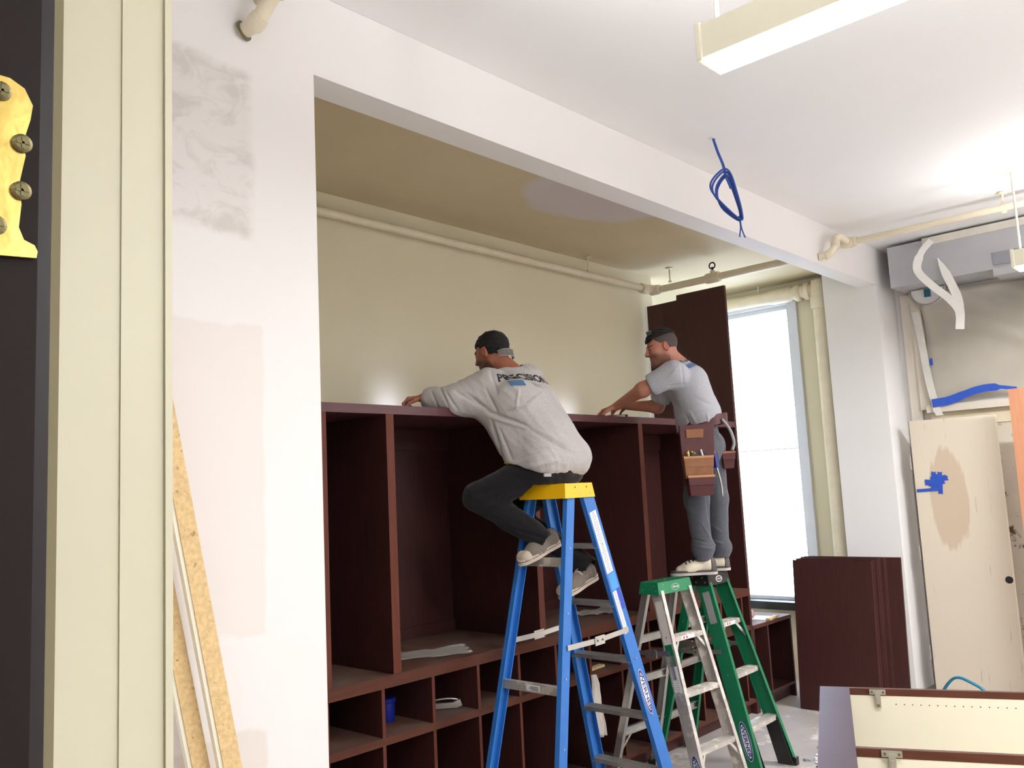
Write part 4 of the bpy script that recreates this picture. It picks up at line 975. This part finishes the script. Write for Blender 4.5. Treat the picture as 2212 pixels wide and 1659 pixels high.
def shoe(par, heel, toe, up, name, mats, L=.285, low=False):
    """heel, toe: ends of the sole bottom"""
    heel, toe = V(heel), V(toe); d = (toe - heel).normalized(); up = V(up); up = (up - d * up.dot(d)).normalized(); s = d.cross(up)
    fr = Matrix((tuple(s), tuple(d), tuple(up))).transposed()
    org = heel; P = lambda x, y, z: org + s * x + d * y + up * z
    sh = bpy.data.objects.new(name, None)
    lo = np.min([np.array(P(x, y, z)) for x in (-.09, .09) for y in (-.06, L + .05) for z in (-.03, .18)], 0); hi = np.max([np.array(P(x, y, z)) for x in (-.09, .09) for y in (-.06, L + .05) for z in (-.03, .18)], 0)
    F = Field(lo, hi, .0035)
    hz = .80 if not low else .92
    P_ = P; P = lambda x, y, z: P_(x, y, z * hz)
    F.cap(P(0, .045, .055), P(0, .05, .085), .036, .038, .02); F.cap(P(0, .05, .06), P(.003, .17, .050), .036, .040, .03)
    F.cap(P(.003, .16, .045), P(.006, L - .062, .034), .042, .030, .03); F.cap(P(-.012, L - .10, .034), P(.02, L - .10, .034), .028, .028, .02)
    R = np.array(fr.transposed(), dtype=np.float32); oh = np.array(org, dtype=np.float32)
    F.cut(lambda X, Y, Z: (.022 - ((X - oh[0]) * R[2, 0] + (Y - oh[1]) * R[2, 1] + (Z - oh[2]) * R[2, 2])))
    F.cut(lambda X, Y, Z: (((X - oh[0]) * R[2, 0] + (Y - oh[1]) * R[2, 1] + (Z - oh[2]) * R[2, 2]) - (.112 if not low else .10)))
    o, _, _ = sdf_obj(name, F, mats[0], par)
    P = P_
    # sole
    prof = [(-.030, .012), (-.036, .05), (-.034, .11), (-.040, .18), (-.040, .22), (-.028, L - .02), (0, L + .002), (.030, L - .022), (.046, .22), (.044, .17), (.034, .11), (.036, .05), (.030, .012), (0, -.004)]
    pts = crom([(a, b, 0) for a, b in prof], 3, True); OO = P(0, 0, 0) - par.location
    bm = prism(bmesh.new(), [(p.x * 1.06, p.y) for p in pts], OO, s, d, up, .030); bmesh.ops.recalc_face_normals(bm, faces=bm.faces[:])
    so = obj('sole', bm, mats[1], o)
    bm = prism(bmesh.new(), [(p.x * 1.075, p.y * 1.004) for p in pts], OO + up * .018, s, d, up, .003); bmesh.ops.recalc_face_normals(bm, faces=bm.faces[:]); obj('sole_stripe', bm, mats[3], o)
    bm = bmesh.new()
    for i in range(5):
        y = .105 + i * .022; z = (.107 - i * .0105) * hz + (.018 if low else .002); a = P(-.030, y, z - .010); b = P(.034, y + .006, z - .010); m_ = P(.002, y + .003, z + .009)
        tube(bm, [q - par.location for q in crom([a, m_, b], 4)], .0042, 6)
    obj('laces', bm, mats[2], o)
    if not low:
        G = Field(lo, hi, .0035); G.cap(P(-.008, L - .050, .026), P(.016, L - .050, .026), .038, .037, .02)
        G.cut(lambda X, Y, Z: (.02 - ((X - oh[0]) * R[2, 0] + (Y - oh[1]) * R[2, 1] + (Z - oh[2]) * R[2, 2])))
        G.cut(lambda X, Y, Z: ((L - .062) - ((X - oh[0]) * R[1, 0] + (Y - oh[1]) * R[1, 1] + (Z - oh[2]) * R[1, 2]))); q, _, _ = sdf_obj('toe_cap', G, mats[1], par); q.parent = o
    return o
def decal(vs, fs, par, name, bmfill, m, O, X, Y, N):
    """wrap flat artwork (drawn in bm at z=0, units metres) on a cloth mesh"""
    bvh = BVHTree.FromPolygons([tuple(v) for v in vs], [tuple(int(i) for i in f) for f in fs])
    X, Y, N = V(X).normalized(), V(Y).normalized(), V(N).normalized(); bm = bmfill
    bmesh.ops.triangulate(bm, faces=bm.faces[:])
    for _ in range(4):
        le = [e for e in bm.edges if e.calc_length() > .012]
        if not le: break
        bmesh.ops.subdivide_edges(bm, edges=le, cuts=1); bmesh.ops.triangulate(bm, faces=bm.faces[:])
    kill = []
    for v in bm.verts:
        q = V(O) + X * v.co.x + Y * v.co.y + N * .25; h, nn, _, _ = bvh.ray_cast(q, -N)
        if h is None: kill.append(v)
        else: v.co = h + nn * .0015 - par.location
    bmesh.ops.delete(bm, geom=kill, context='VERTS'); return obj(name, bm, m, par)
def lens_band(par, H, ang0, ang1, z0, z1, r, m, rim, yo=0, n=18):
    bm = bmesh.new(); rows = []
    for i in range(n + 1):
        a = ang0 + (ang1 - ang0) * i / n; sh = 1 - .25 * abs(2 * i / n - 1) ** 4
        x, y = r * .86 * math.sin(a), yo + r * 1.08 * math.cos(a)
        rows.append([H.p(x * 1.02, y * 1.02, (z0 + z1) / 2 + (z - (z0 + z1) / 2) * sh) - par.location for z in (z0, z1)])
    vv = [[bm.verts.new(q) for q in r_] for r_ in rows]
    for a, b in zip(vv, vv[1:]): bm.faces.new((a[0], b[0], b[1], a[1]))
    bmesh.ops.solidify(bm, geom=bm.faces[:], thickness=.002); g = obj('safety_glasses', bm, m, par, smooth=True)
    obj('glasses_rim', tube(bmesh.new(), [r_[1] for r_ in rows], .0022, 8), rim, g, smooth=True); obj('glasses_rim', tube(bmesh.new(), [r_[0] for r_ in rows], .0018, 8), rim, g, smooth=True); return g
MT['clear'] = (lambda m: (NT(m).b.inputs['Transmission Weight'].__setattr__('default_value', .85), NT(m).b.inputs['Roughness'].__setattr__('default_value', .08), NT(m).b.inputs['Base Color'].__setattr__('default_value', (.8, .85, .9, 1)), m)[-1])(bpy.data.materials.new('clear_polycarbonate'))
SK1 = skin_mat('tan_skin', rgb(146, 88, 66), rgb(158, 98, 74)); SK2 = skin_mat('fair_tan_skin', rgb(164, 106, 86), rgb(178, 118, 96))
SHIRT = fabric('heather_grey_jersey', rgb(182, 177, 175), heather=.06); SHIRT2 = fabric('grey_jersey', rgb(176, 177, 184), heather=.05)
BLK = fabric('black_denim', rgb(25, 24, 27)); GRYP = fabric('charcoal_canvas', rgb(84, 86, 94)); HAIR = mat('black_hair', rgb(14, 12, 12), .85, scale=60, var=.3)
FADE = mat('faded_short_hair', rgb(74, 62, 60), .8, scale=60, var=.2)

TOPC = lambda X, Y, Z: np.minimum(np.minimum(Y - 3.377, 2.2485 - Z), Z - 2.19)     # flesh and cloth flatten against the locker top
# ---- seated man on the blue ladder
P1 = thing('person', 'man in grey sweatshirt and black trousers sitting on the blue ladder', 'person', (3.56, 2.98, 1.81))
J = dict(hl=V((3.475, 2.995, 1.905)), hr=V((3.645, 2.97, 1.905)), wa=V((3.575, 3.05, 2.08)), ch=V((3.535, 3.15, 2.27)), nk=at(1096, 800, Y=3.27), kl=at(1032, 1074, Y=3.29), al=at(1166, 1158, Y=3.02),
         kr=V((3.63, 3.37, 1.66)), ar=at(1256, 1212, Y=2.97), sl=at(1048, 824, Y=3.28), sr=at(1142, 818, Y=3.20), el=at(975, 864, Y=3.40), wl=at(914, 860, Y=3.55), er=V((3.72, 3.42, 2.32)), wr=V((3.45, 3.60, 2.305)))
hd = Head(at(1062, 764, Y=3.35), (-.16, .95, -.22), (0, .2, 1))
lo = np.array((2.80, 2.72, 1.14)); hi = np.array((4.0, 3.95, 2.76))
F = Field(lo, hi, .0048)
F.cap(J['hl'], J['hr'], .092, .092, .04); F.cap((J['hl'] + J['hr']) / 2, J['wa'], .11, .105, .05)
for q in (-.06, .06): F.cap(J['wa'] + V((q, 0, 0)), J['ch'] + V((q * 1.3, 0, 0)), .10, .105, .05)
F.cap(J['sl'] + V((.05, 0, -.02)), J['sr'] + V((-.05, 0, -.02)), .07, .07, .05); F.cap(J['ch'], J['nk'] + V((0, -.02, -.05)), .09, .06, .05)
for a, b, ra, rb in (('hl', 'kl', .082, .056), ('kl', 'al', .052, .038), ('hr', 'kr', .082, .056), ('kr', 'ar', .052, .038), ('sl', 'el', .052, .040), ('el', 'wl', .040, .027), ('sr', 'er', .052, .040), ('er', 'wr', .040, .027)):
    F.cap(J[a], J[b], ra, rb, .03)
hd.build(F, J['nk'] + V((0, -.03, -.02)))
hand(F, J['wl'], at(884, 861, Y=3.60) - J['wl'], (.3, -.1, -1), -1, (.75, .95, .6), sc=.95)
hand(F, J['wr'], (-.8, .4, -.02), (.1, 0, -1), 1, (.5, .7, .5))
CUTC = lambda X, Y, Z: np.where((Y < 3.145), 1.816 - Z, -1) * ((X > 3.38) & (X < 3.73) & (Z > 1.68)) + np.where((X > 3.38) & (X < 3.73) & (Z > 1.68), 0, -1)
F.cut(CUTC); F.cut(TOPC)
sdf_obj('body', F, SK1, P1, hd.tint(.85))
hd.hair(P1, HAIR, ([-.12, -.05, -.022, -.018, .02, .045, .075, .11], [-.062, -.055, -.035, .030, .028, .050, .050, .055]), .009, .0018)
# sweatshirt
F = Field(lo, hi, .0048)
F.cap(J['hl'] + V((-.01, -.01, .05)), J['hr'] + V((.01, -.02, .05)), .122, .122, .04)
for q in (-.06, .06): F.cap(J['wa'] + V((q * .8, -.01, -.02)), J['ch'] + V((q * 1.3, 0, 0)), .130, .132, .06)
for q in (-.04, .04): F.cap((J['hl'] + J['hr']) / 2 + V((q, .02, .06)), J['wa'] + V((q, 0, 0)), .125, .13, .06)
F.cap(J['sl'] + V((.04, -.005, -.03)), J['sr'] + V((-.04, -.005, -.03)), .088, .088, .05); F.cap(J['ch'], J['nk'] + V((0, -.03, -.04)), .11, .075, .05)
F.cap(J['sl'] + V((.01, -.01, -.02)), J['el'] + V((.02, 0, .005)), .094, .074, .04); F.cap(J['el'], J['el'].lerp(J['wl'], .72), .074, .063, .025)
F.cap(J['el'] + V((.05, -.01, -.01)), J['ch'] + V((-.10, .02, -.04)), .07, .09, .06)
F.cap(J['sr'], J['er'], .082, .068, .04); F.cap(J['er'], J['er'].lerp(J['wr'], .75), .066, .048, .025)
cz0 = np.array(J['wl']); cd = np.array((J['wl'] - J['el']).normalized()); cc0 = np.array(J['el'].lerp(J['wl'], .72) + (J['wl'] - J['el']).normalized() * .045)
F.cap(V(cc0), V(cc0 + cd * .08), .042, .042, .008, '-')
F.cap(at(1075, 900, Y=3.24), at(1125, 990, Y=3.10), .085, .095, .06)
F.cut(lambda X, Y, Z: 1.868 + .38 * (Y - 2.92) - Z - .006 * np.sin(X * 40 + Y * 30))
F.cut(TOPC)
F.cap(J['nk'] + V((0, -.03, -.01)), hd.p(0, -.02, -.03), .066, .064, .008, '-')
p = lambda x, y: tuple(at(x, y, D=4.7))
LN = [(p(1052, 888), p(1130, 915), .010, -.010), (p(1130, 915), p(1235, 975), .011, -.011), (p(1060, 900), p(1150, 925), .009, .006), (p(1150, 925), p(1225, 955), .012, .006), (p(1050, 840), p(1075, 890), .008, -.008), (p(1010, 850), p(1055, 885), .009, -.009),
      (p(985, 845), p(1045, 880), .009, -.006), (p(965, 845), p(990, 885), .007, -.007), (p(950, 835), p(972, 880), .007, -.007), (p(932, 845), p(950, 885), .006, -.006), (p(1062, 905), p(1085, 990), .009, -.010), (p(1080, 925), p(1105, 985), .008, -.007),
      (p(1100, 880), p(1150, 870), .012, .006), (p(1120, 840), p(1115, 880), .008, .006), (p(1110, 990), p(1165, 962), .010, -.007), (p(1165, 962), p(1215, 965), .010, -.005), (p(1140, 870), p(1170, 850), .009, .007), (p(1085, 800), p(1112, 815), .007, -.006), (p(1060, 800), p(1075, 850), .008, -.006), (p(1120, 1005), p(1200, 985), .012, .005)]
o, svs, sfs = sdf_obj('sweatshirt', F, SHIRT, P1, post=folds([(a, b, w_, am * 1.35) for a, b, w_, am in LN], CF, 3, .0013))
N_ = V((-.05, -.93, .30)); X_ = V((.95, .12, -.17)).normalized(); Y_ = N_.cross(X_)
OT = V((J['ch'].x - .0, 0, 0)); OT = at(1142, 812, Y=3.08)
decal(svs, sfs, P1, 'print_lettering', text(bmesh.new(), 'PRECISION', (0, 0, 0), (1, 0, 0), (0, 1, 0), .074, .024, 0, sx=.86), MT['ink'], OT, X_, Y_, N_)
decal(svs, sfs, P1, 'print_bar', prism(bmesh.new(), [(-.135, -.078), (-.060, -.078), (-.060, -.038), (-.135, -.038)], (0, 0, 0), (1, 0, 0), (0, 1, 0), (0, 0, 1), .0001), mat('print_light_blue', rgb(120, 160, 204), .8), OT, X_, Y_, N_)
decal(svs, sfs, P1, 'print_small', text(bmesh.new(), 'INC', (.05, -.058, 0), (1, 0, 0), (0, 1, 0), .036, .0, 0, sx=1.2), MT['lblgrey'], OT, X_, Y_, N_)
# trousers
F = Field(lo, (4.0, 3.60, 2.14), .0048)
F.cap(J['hl'] + V((0, 0, .0)), J['hr'], .100, .100, .04); F.cap((J['hl'] + J['hr']) / 2, J['wa'] + V((0, .0, -.06)), .108, .10, .05)
F.cap(J['hl'] + V((0, .02, -.01)), J['kl'], .104, .076, .04); F.cap(J['kl'], J['al'].lerp(J['kl'], -.04), .074, .052, .03); F.cap(J['kl'].lerp(J['al'], .5) + V((0, 0, -.01)), J['al'].lerp(J['kl'], .12), .066, .054, .03)
F.cap(J['hr'] + V((0, .02, -.01)), J['kr'], .100, .076, .04); F.cap(J['kr'], J['ar'].lerp(J['kr'], -.08), .074, .055, .03)
F.cut(lambda X, Y, Z: np.where((Y < 3.14), 1.8145 - Z, -1) * ((X > 3.40) & (X < 3.72) & (Z > 1.70)) + np.where((X > 3.40) & (X < 3.72) & (Z > 1.70), 0, -1))
for a_, b_ in (('kl', 'al'), ('kr', 'ar')):
    dd = (J[b_] - J[a_]).normalized(); F.cap(J[b_] + dd * .065, J[b_] + dd * .12, .045, .055, .006, '-')
LN = [(p(1040, 1105), p(1150, 1140), .012, .006), (p(1030, 1060), p(1120, 1040), .012, -.006), (p(1050, 1085), p(1130, 1065), .014, .005), (p(1080, 1120), p(1180, 1150), .010, -.006), (p(1100, 1015), p(1160, 1045), .010, -.006)]
sdf_obj('trousers', F, BLK, P1, post=folds(LN, CF, 5, .0009))
bm = B(-.03, .03, -.002, .004, -.008, .008); o = obj('waistband_tag', bm, MT['lblgrey'], P1); o.location = at(1183, 1026, Y=2.845) - P1.location; o.rotation_euler = (0, 0, .1)
o = obj('tape_measure', B(-.02, .02, -.02, .02, -.03, .03), MT['yellow'], P1, bevel=.006, label='yellow tape measure clipped at the waist'); o.location = at(1104, 994, Y=3.14) - P1.location; o.rotation_euler = (.3, .4, 0)
CANV = fabric('grey_canvas_shoe', rgb(120, 110, 100)); RUB = mat('off_white_rubber', rgb(196, 182, 164), .7, dirt=(rgb(140, 122, 104), .62, 30)); LAC = mat('white_lace', rgb(200, 192, 180), .8)
shoe(P1, at(1207, 1176, Y=3.02), at(1108, 1232, Y=3.05), at(1150, 1150, Y=3.03) - at(1170, 1185, Y=3.03), 'shoe', (CANV, RUB, LAC, MT['ink']), .30)
shoe(P1, at(1287, 1248, Y=2.95), at(1200, 1302, Y=2.97), at(1150, 1150, Y=3.03) - at(1170, 1185, Y=3.03), 'shoe', (CANV, RUB, LAC, MT['ink']), .30)
lens_band(P1, hd, math.pi + .95, math.pi - 1.0, -.058, -.018, .098, MT['clear'], MT['lblgrey'], -.02)

# ---- standing man on the green ladder
P2 = thing('person', 'man in a grey T-shirt, charcoal trousers and leather tool belt standing on the green ladder', 'person', (5.07, 3.02, 1.205))
fw = -CA.copy(); fw.z = 0; fw.normalize(); sd = CF.copy(); sd.z = 0; sd.normalize()
K = dict(hl=at(1508, 966, 5.57), hr=at(1530, 964, 5.74), kl=at(1505, 1078, 5.55), kr=at(1548, 1076, 5.75), al=at(1519, 1196, 5.55), ar=at(1556, 1194, 5.74), wa=at(1510, 895, 5.65), ch=at(1484, 830, 5.63), nk=at(1466, 783, 5.62),
         sl=at(1456, 806, 5.46), sr=at(1446, 812, 5.79), el=at(1388, 842, 5.52), wl=at(1330, 879, 5.70), er=at(1420, 878, 5.86), wr=at(1356, 877, 5.95))
h2 = Head(at(1429, 752, 5.60), fw * .96 - sd * .10 + V((0, 0, -.20)), V((0, 0, 1)) + fw * .15)
lo = np.array((4.35, 2.55, 1.19)); hi = np.array((5.6, 3.85, 2.95))
F = Field(lo, hi, .0052)
F.cap(K['hl'], K['hr'], .09, .09, .04); F.cap((K['hl'] + K['hr']) / 2, K['wa'], .105, .10, .05)
for q in (-.07, .07): F.cap(K['wa'] + sd * q * .8, K['ch'] + sd * q, .092, .10, .05)
F.cap(K['sl'] + sd * .06, K['sr'] - sd * .06, .065, .065, .05); F.cap(K['ch'], K['nk'] + V((0, 0, -.03)), .08, .06, .05)
for a, b, ra, rb in (('hl', 'kl', .08, .055), ('kl', 'al', .053, .038), ('hr', 'kr', .08, .055), ('kr', 'ar', .053, .038), ('sl', 'el', .054, .046), ('el', 'wl', .046, .028), ('sr', 'er', .054, .044), ('er', 'wr', .045, .028)):
    F.cap(K[a], K[b], ra, rb, .03)
for a in ('al', 'ar'): F.cap(K[a] + V((0, 0, -.055)), K[a] + fw * .08 + V((0, 0, -.066)), .020, .012, .02)
h2.build(F, K['nk'] + V((0, 0, -.03)), .060)
hand(F, K['wl'], at(1296, 889, 5.76) - K['wl'], (.1, .2, -1), -1, (.45, .7, .5)); hand(F, K['wr'], at(1325, 884, 6.0) - K['wr'], (.1, 0, -1), 1, (.45, .6, .5))
F.cut(TOPC)
sdf_obj('body', F, SK2, P2, h2.tint(.55))
h2.hair(P2, HAIR, ([-.12, -.06, .0, .05, .075, .11], [.075, .078, .072, .066, .052, .045]), .014, .0025)
h2.hair(P2, FADE, ([-.12, -.05, -.022, -.018, .02, .045, .06, .11], [-.060, -.055, -.035, .030, .026, .050, .09, .12]), .005, .0004, name='shaved_hair')
lens_band(P2, h2, -.7, .75, .095, .122, .078, MT['clear'], MT['lblgrey'], -.015)
F = Field(lo, hi, .0052)
for q in (-.07, .07):
    F.cap(K['wa'] + sd * q * .8 + V((0, 0, .0)), K['ch'] + sd * q, .118, .124, .05)
    F.cap((K['hl'] + K['hr']) / 2 + sd * q * .8 + V((0, 0, .05)) , K['wa'] + sd * q * .8, .108, .116, .05)
F.cap(K['sl'] + sd * .05, K['sr'] - sd * .05, .082, .082, .05); F.cap(K['ch'], K['nk'] + V((0, 0, -.03)), .10, .072, .05)
F.cap(K['wa'] + fw * .05, K['hl'].lerp(K['hr'], .5) + fw * .06 + V((0, 0, .03)), .10, .10, .05)
F.cap(K['sl'], K['sl'].lerp(K['el'], .62), .078, .074, .04); F.cap(K['sr'], K['sr'].lerp(K['er'], .72), .074, .068, .04)
for a, b in (('sl', 'el'), ('sr', 'er')):
    e = K[a].lerp(K[b], .62 if a == 'sl' else .72); dd = (K[b] - K[a]).normalized(); e0 = np.array(e + dd * .030, dtype=np.float32); dn = np.array(dd, dtype=np.float32)
    F.cut(lambda X, Y, Z: np.where(((X - e0[0]) ** 2 + (Y - e0[1]) ** 2 + (Z - e0[2]) ** 2) < .13 ** 2, ((X - e0[0]) * dn[0] + (Y - e0[1]) * dn[1] + (Z - e0[2]) * dn[2]), -1))
    F.cap(e + dd * .02, e + dd * .08, .060, .062, .005, '-')
hz = np.array(at(1512, 925, 5.6)); fwn = np.array(fw)
F.cut(lambda X, Y, Z: (hz[2] + .02 - .30 * ((X - hz[0]) * fwn[0] + (Y - hz[1]) * fwn[1])) - Z)
F.cap(K['nk'] + V((0, 0, -.02)), h2.p(0, -.02, -.04), .066, .064, .008, '-')
p = lambda x, y: tuple(at(x, y, D=5.5))
LN = [(p(1465, 790), p(1472, 830), .008, -.008), (p(1472, 830), p(1440, 835), .008, -.007), (p(1455, 795), p(1437, 818), .007, .005), (p(1432, 850), p(1452, 920), .008, -.007), (p(1490, 890), p(1503, 915), .007, .007), (p(1482, 895), p(1492, 920), .006, -.006), (p(1525, 895), p(1530, 918), .007, .006), (p(1440, 870), p(1470, 890), .012, .003), (p(1500, 860), p(1545, 880), .012, -.003)]
o, tvs, tfs = sdf_obj('t_shirt', F, SHIRT2, P2, post=folds(LN, CF, 9, .0005))
N2 = (-fw * .92 + V((0, 0, .4))).normalized(); X2 = (sd * 1.0).normalized(); Y2 = N2.cross(X2)
O2 = at(1500, 768, 5.62)
decal(tvs, tfs, P2, 'print_lettering', text(bmesh.new(), 'PRECISION', (0, 0, 0), (1, 0, 0), (0, 1, 0), .050, .02, 0, sx=1.0), MT['ink'], O2, X2, Y2, N2)
decal(tvs, tfs, P2, 'print_bar', prism(bmesh.new(), [(-.14, -.066), (-.03, -.066), (-.03, -.034), (-.14, -.034)], (0, 0, 0), (1, 0, 0), (0, 1, 0), (0, 0, 1), .0001), mat('print_mid_blue', rgb(120, 150, 196), .8), O2, X2, Y2, N2)
F = Field(lo, (5.6, 3.6, 2.2), .0052)
F.cap(K['hl'], K['hr'], .104, .106, .04); F.cap((K['hl'] + K['hr']) / 2, K['wa'] + V((0, 0, -.05)), .116, .108, .05)
F.cap(K['hl'], K['kl'], .100, .078, .04); F.cap(K['kl'], K['al'] + V((0, 0, -.02)), .076, .058, .03); F.cap(K['hr'], K['kr'], .100, .076, .04); F.cap(K['kr'], K['ar'] + V((0, 0, -.02)), .074, .056, .03)
F.cap(K['al'] + V((0, 0, .035)) + fw * .01, K['al'] + V((0, 0, .04)) - fw * .015, .063, .066, .02); F.cap(K['ar'] + V((0, 0, .04)), K['ar'] + V((0, 0, .035)) - fw * .02, .060, .063, .02)
zc = K['al'].z - .045; F.cut(lambda X, Y, Z: (zc - Z)); F.cut(lambda X, Y, Z: Z - 2.165)
LN = [(p(1500, 1180), p(1540, 1185), .008, .007), (p(1490, 1165), p(1535, 1172), .008, -.006), (p(1515, 1130), p(1535, 1165), .008, .006), (p(1475, 1090), p(1500, 1110), .010, .006), (p(1525, 1080), p(1535, 1130), .008, -.007), (p(1545, 1140), p(1572, 1160), .008, .006), (p(1548, 1180), p(1575, 1185), .008, .007), (p(1540, 930), p(1565, 960), .009, -.006), (p(1550, 970), p(1565, 1000), .008, .005), (p(1535, 1020), p(1525, 1075), .008, -.006)]
sdf_obj('trousers', F, GRYP, P2, post=folds(LN, CF, 13, .0010))
SU = mat('white_leather_shoe', rgb(224, 212, 190), .5); SB = mat('charcoal_sole', rgb(74, 68, 66), .6); 
for nm, hx, D_, in (('near', 1548, 5.53), ('far', 1577, 5.73)):
    hh = at(hx, 1233, D_); hh.z = 1.204; tt = hh + fw * .285
    s_ = shoe(P2, hh, tt, (0, 0, 1), 'shoe', (SU, SB, MT['ink'], SB), .29, True)
    # white rubber foxing under the dark upper rand, dark heel counter
    d = (tt - hh).normalized(); sdv = d.cross(V((0, 0, 1)))
    pts = crom([(a * 1.14, b * 1.01, 0) for a, b in [(-.030, .012), (-.036, .05), (-.034, .11), (-.040, .18), (-.040, .22), (-.028, .27), (0, .292), (.030, .268), (.046, .22), (.044, .17), (.034, .11), (.036, .05), (.030, .012), (0, -.006)]], 3, True)
    bm = prism(bmesh.new(), [(q.x, q.y) for q in pts], hh - P2.location + V((0, 0, .0005)), sdv, d, V((0, 0, 1)), .016); bmesh.ops.recalc_face_normals(bm, faces=bm.faces[:]); obj('sole_welt', bm, mat('grey_white_rubber', rgb(190, 182, 176), .6), s_)
    G = Field(np.array(hh) - .12, np.array(hh) + np.array((.12, .12, .16)), .0035); G.cap(hh + d * .045 + V((0, 0, .04)), hh + d * .045 + V((0, 0, .07)), .047, .045, .02)
    hn = np.array(hh, dtype=np.float32); dn = np.array(d, dtype=np.float32); G.cut(lambda X, Y, Z: ((X - hn[0]) * dn[0] + (Y - hn[1]) * dn[1] - .040)); G.cut(lambda X, Y, Z: hn[2] + .02 - Z); q, _, _ = sdf_obj('heel_counter', G, SB, P2); q.parent = s_
# tool belt
LEA = mat('oxblood_leather', rgb(78, 25, 29), .5, var=.18, scale=14, bump=.2, bscale=40); TAN = mat('tan_leather', rgb(142, 94, 62), .6, var=.15, scale=18, bump=.2, bscale=50); TANL = mat('light_tan_trim', rgb(186, 134, 92), .6)
hc = (K['hl'] + K['hr']) / 2; zb = at(1512, 918, 5.6).z
bm = bmesh.new(); rows = []
for i in range(41):
    a = 2 * math.pi * i / 40; x = .160 * math.cos(a); y = .200 * math.sin(a); c = hc + fw * x + sd * y; tz = zb + .015 - .16 * x
    rows.append([bm.verts.new(V((c.x, c.y, tz + q)) - P2.location) for q in (-.033, .033)])
for a, b in zip(rows, rows[1:]): bm.faces.new((a[0], b[0], b[1], a[1]))
bmesh.ops.remove_doubles(bm, verts=bm.verts[:], dist=.0005); bmesh.ops.solidify(bm, geom=bm.faces[:], thickness=.004); belt = obj('tool_belt', bm, LEA, P2, smooth='a')
def pouch(n, x, y, wd, ht, dp, m, open_=True, dpth=5.40, tap=.88, par=belt, rim=TANL):
    """pouch hanging on the near hip: x, y pixel of its top centre"""
    c = at(x, y, dpth) - P2.location; bm = bmesh.new(); ax, ay = -fw, -sd
    P8 = []
    for zz, k in ((-ht, tap), (0, 1.0)):
        for sx, sy in ((-1, 1), (1, 1), (1, -1), (-1, -1)):
            P8.append(c + ax * sx * wd / 2 * k + ay * (dp if sy < 0 else 0) * (1 if k == 1 else .8) + V((0, 0, zz)))
    quad_box(bm, P8); bmesh.ops.recalc_face_normals(bm, faces=bm.faces[:])
    if open_:
        f = max(bm.faces, key=lambda f: f.calc_center_median().z); r = bmesh.ops.inset_region(bm, faces=[f], thickness=.006); bmesh.ops.translate(bm, vec=(0, 0, -ht * .5), verts=f.verts[:])
    o = obj(n, bm, m, par, bevel=.004)
    if rim: obj('pouch_trim', bar(bmesh.new(), c + ay * dp - ax * wd / 2 + V((0, 0, -.006)), c + ay * dp + ax * wd / 2 + V((0, 0, -.006)), .004, .014), rim, o)
    return c, o
pouch('pouch', 1502, 918, .215, .20, .030, LEA, False, 5.42, .95, rim=None)
pouch('pouch_flap', 1497, 928, .11, .055, .045, TAN, False, 5.415, .95, rim=None)
c1, q1 = pouch('pouch', 1504, 986, .185, .135, .075, TAN, True, 5.40, .9)
c2, q2 = pouch('pouch', 1508, 1027, .165, .125, .10, LEA, True, 5.40, .85)
pouch('pouch', 1566, 976, .09, .11, .10, LEA, True, 5.74, .7, rim=TAN)
pouch('pouch', 1478, 975, .05, .22, .05, LEA, False, 5.50, .8, rim=None)
rr = random.Random(2)
for k in range(7):
    c = c1 + V((0, 0, .006)) - sd * rr.uniform(.02, .06) + fw * rr.uniform(.0, .07); t_ = V((rr.uniform(-.3, .3), rr.uniform(-.3, .3), 1)).normalized()
    obj('brass_bit', tube(bmesh.new(), [c - t_ * .03, c + t_ * .018 * rr.uniform(.4, 1.6), c + t_ * .022 * rr.uniform(1, 1.5)], [.003, .004, .0075], 8), MT['brass'], belt)
obj('pencil_marker', tube(bmesh.new(), [c1 - sd * .05 - fw * .035 + V((0, 0, -.02)), c1 - sd * .05 - fw * .02 + V((0, 0, .04))], .006, 8), MT['lbl'], belt)
obj('pliers', bar(bar(bmesh.new(), c1 - sd * .04 - fw * .0, c1 - sd * .04 - fw * .05 + V((0, 0, .02)), .012, .018), c1 - sd * .05 + fw * .0, c1 - sd * .05 + fw * .04 + V((0, 0, .015)), .012, .018), MT['black'], belt, bevel=.003)
hm = at(1541, 990, 5.45) - P2.location
ha = obj('hammer', tube(bmesh.new(), crom([hm + V((0, 0, .05)), hm + V((0, 0, -.02)) - fw * .01, hm - fw * .035 + V((0, 0, -.15)), hm - fw * .04 + V((0, 0, -.24))], 5), [.012] * 3 + [.006] * 13, 10), MT['steel'], belt, smooth=True)
obj('hammer_grip', bar(bmesh.new(), hm + V((0, 0, -.06)) - fw * .008, hm + V((0, 0, .03)), .035, .04), MT['navy'], ha, bevel=.008)
sp_ = at(1560, 915, 5.5) - P2.location
obj('belt_strap', tube(bmesh.new(), crom([sp_ + V((0, 0, .03)), sp_ - fw * .045 + V((0, 0, -.04)), sp_ - fw * .065 + V((0, 0, -.12)), sp_ - fw * .05 + V((0, 0, -.17))], 5), .010, 8), MT['lblgrey'], belt, smooth=True)
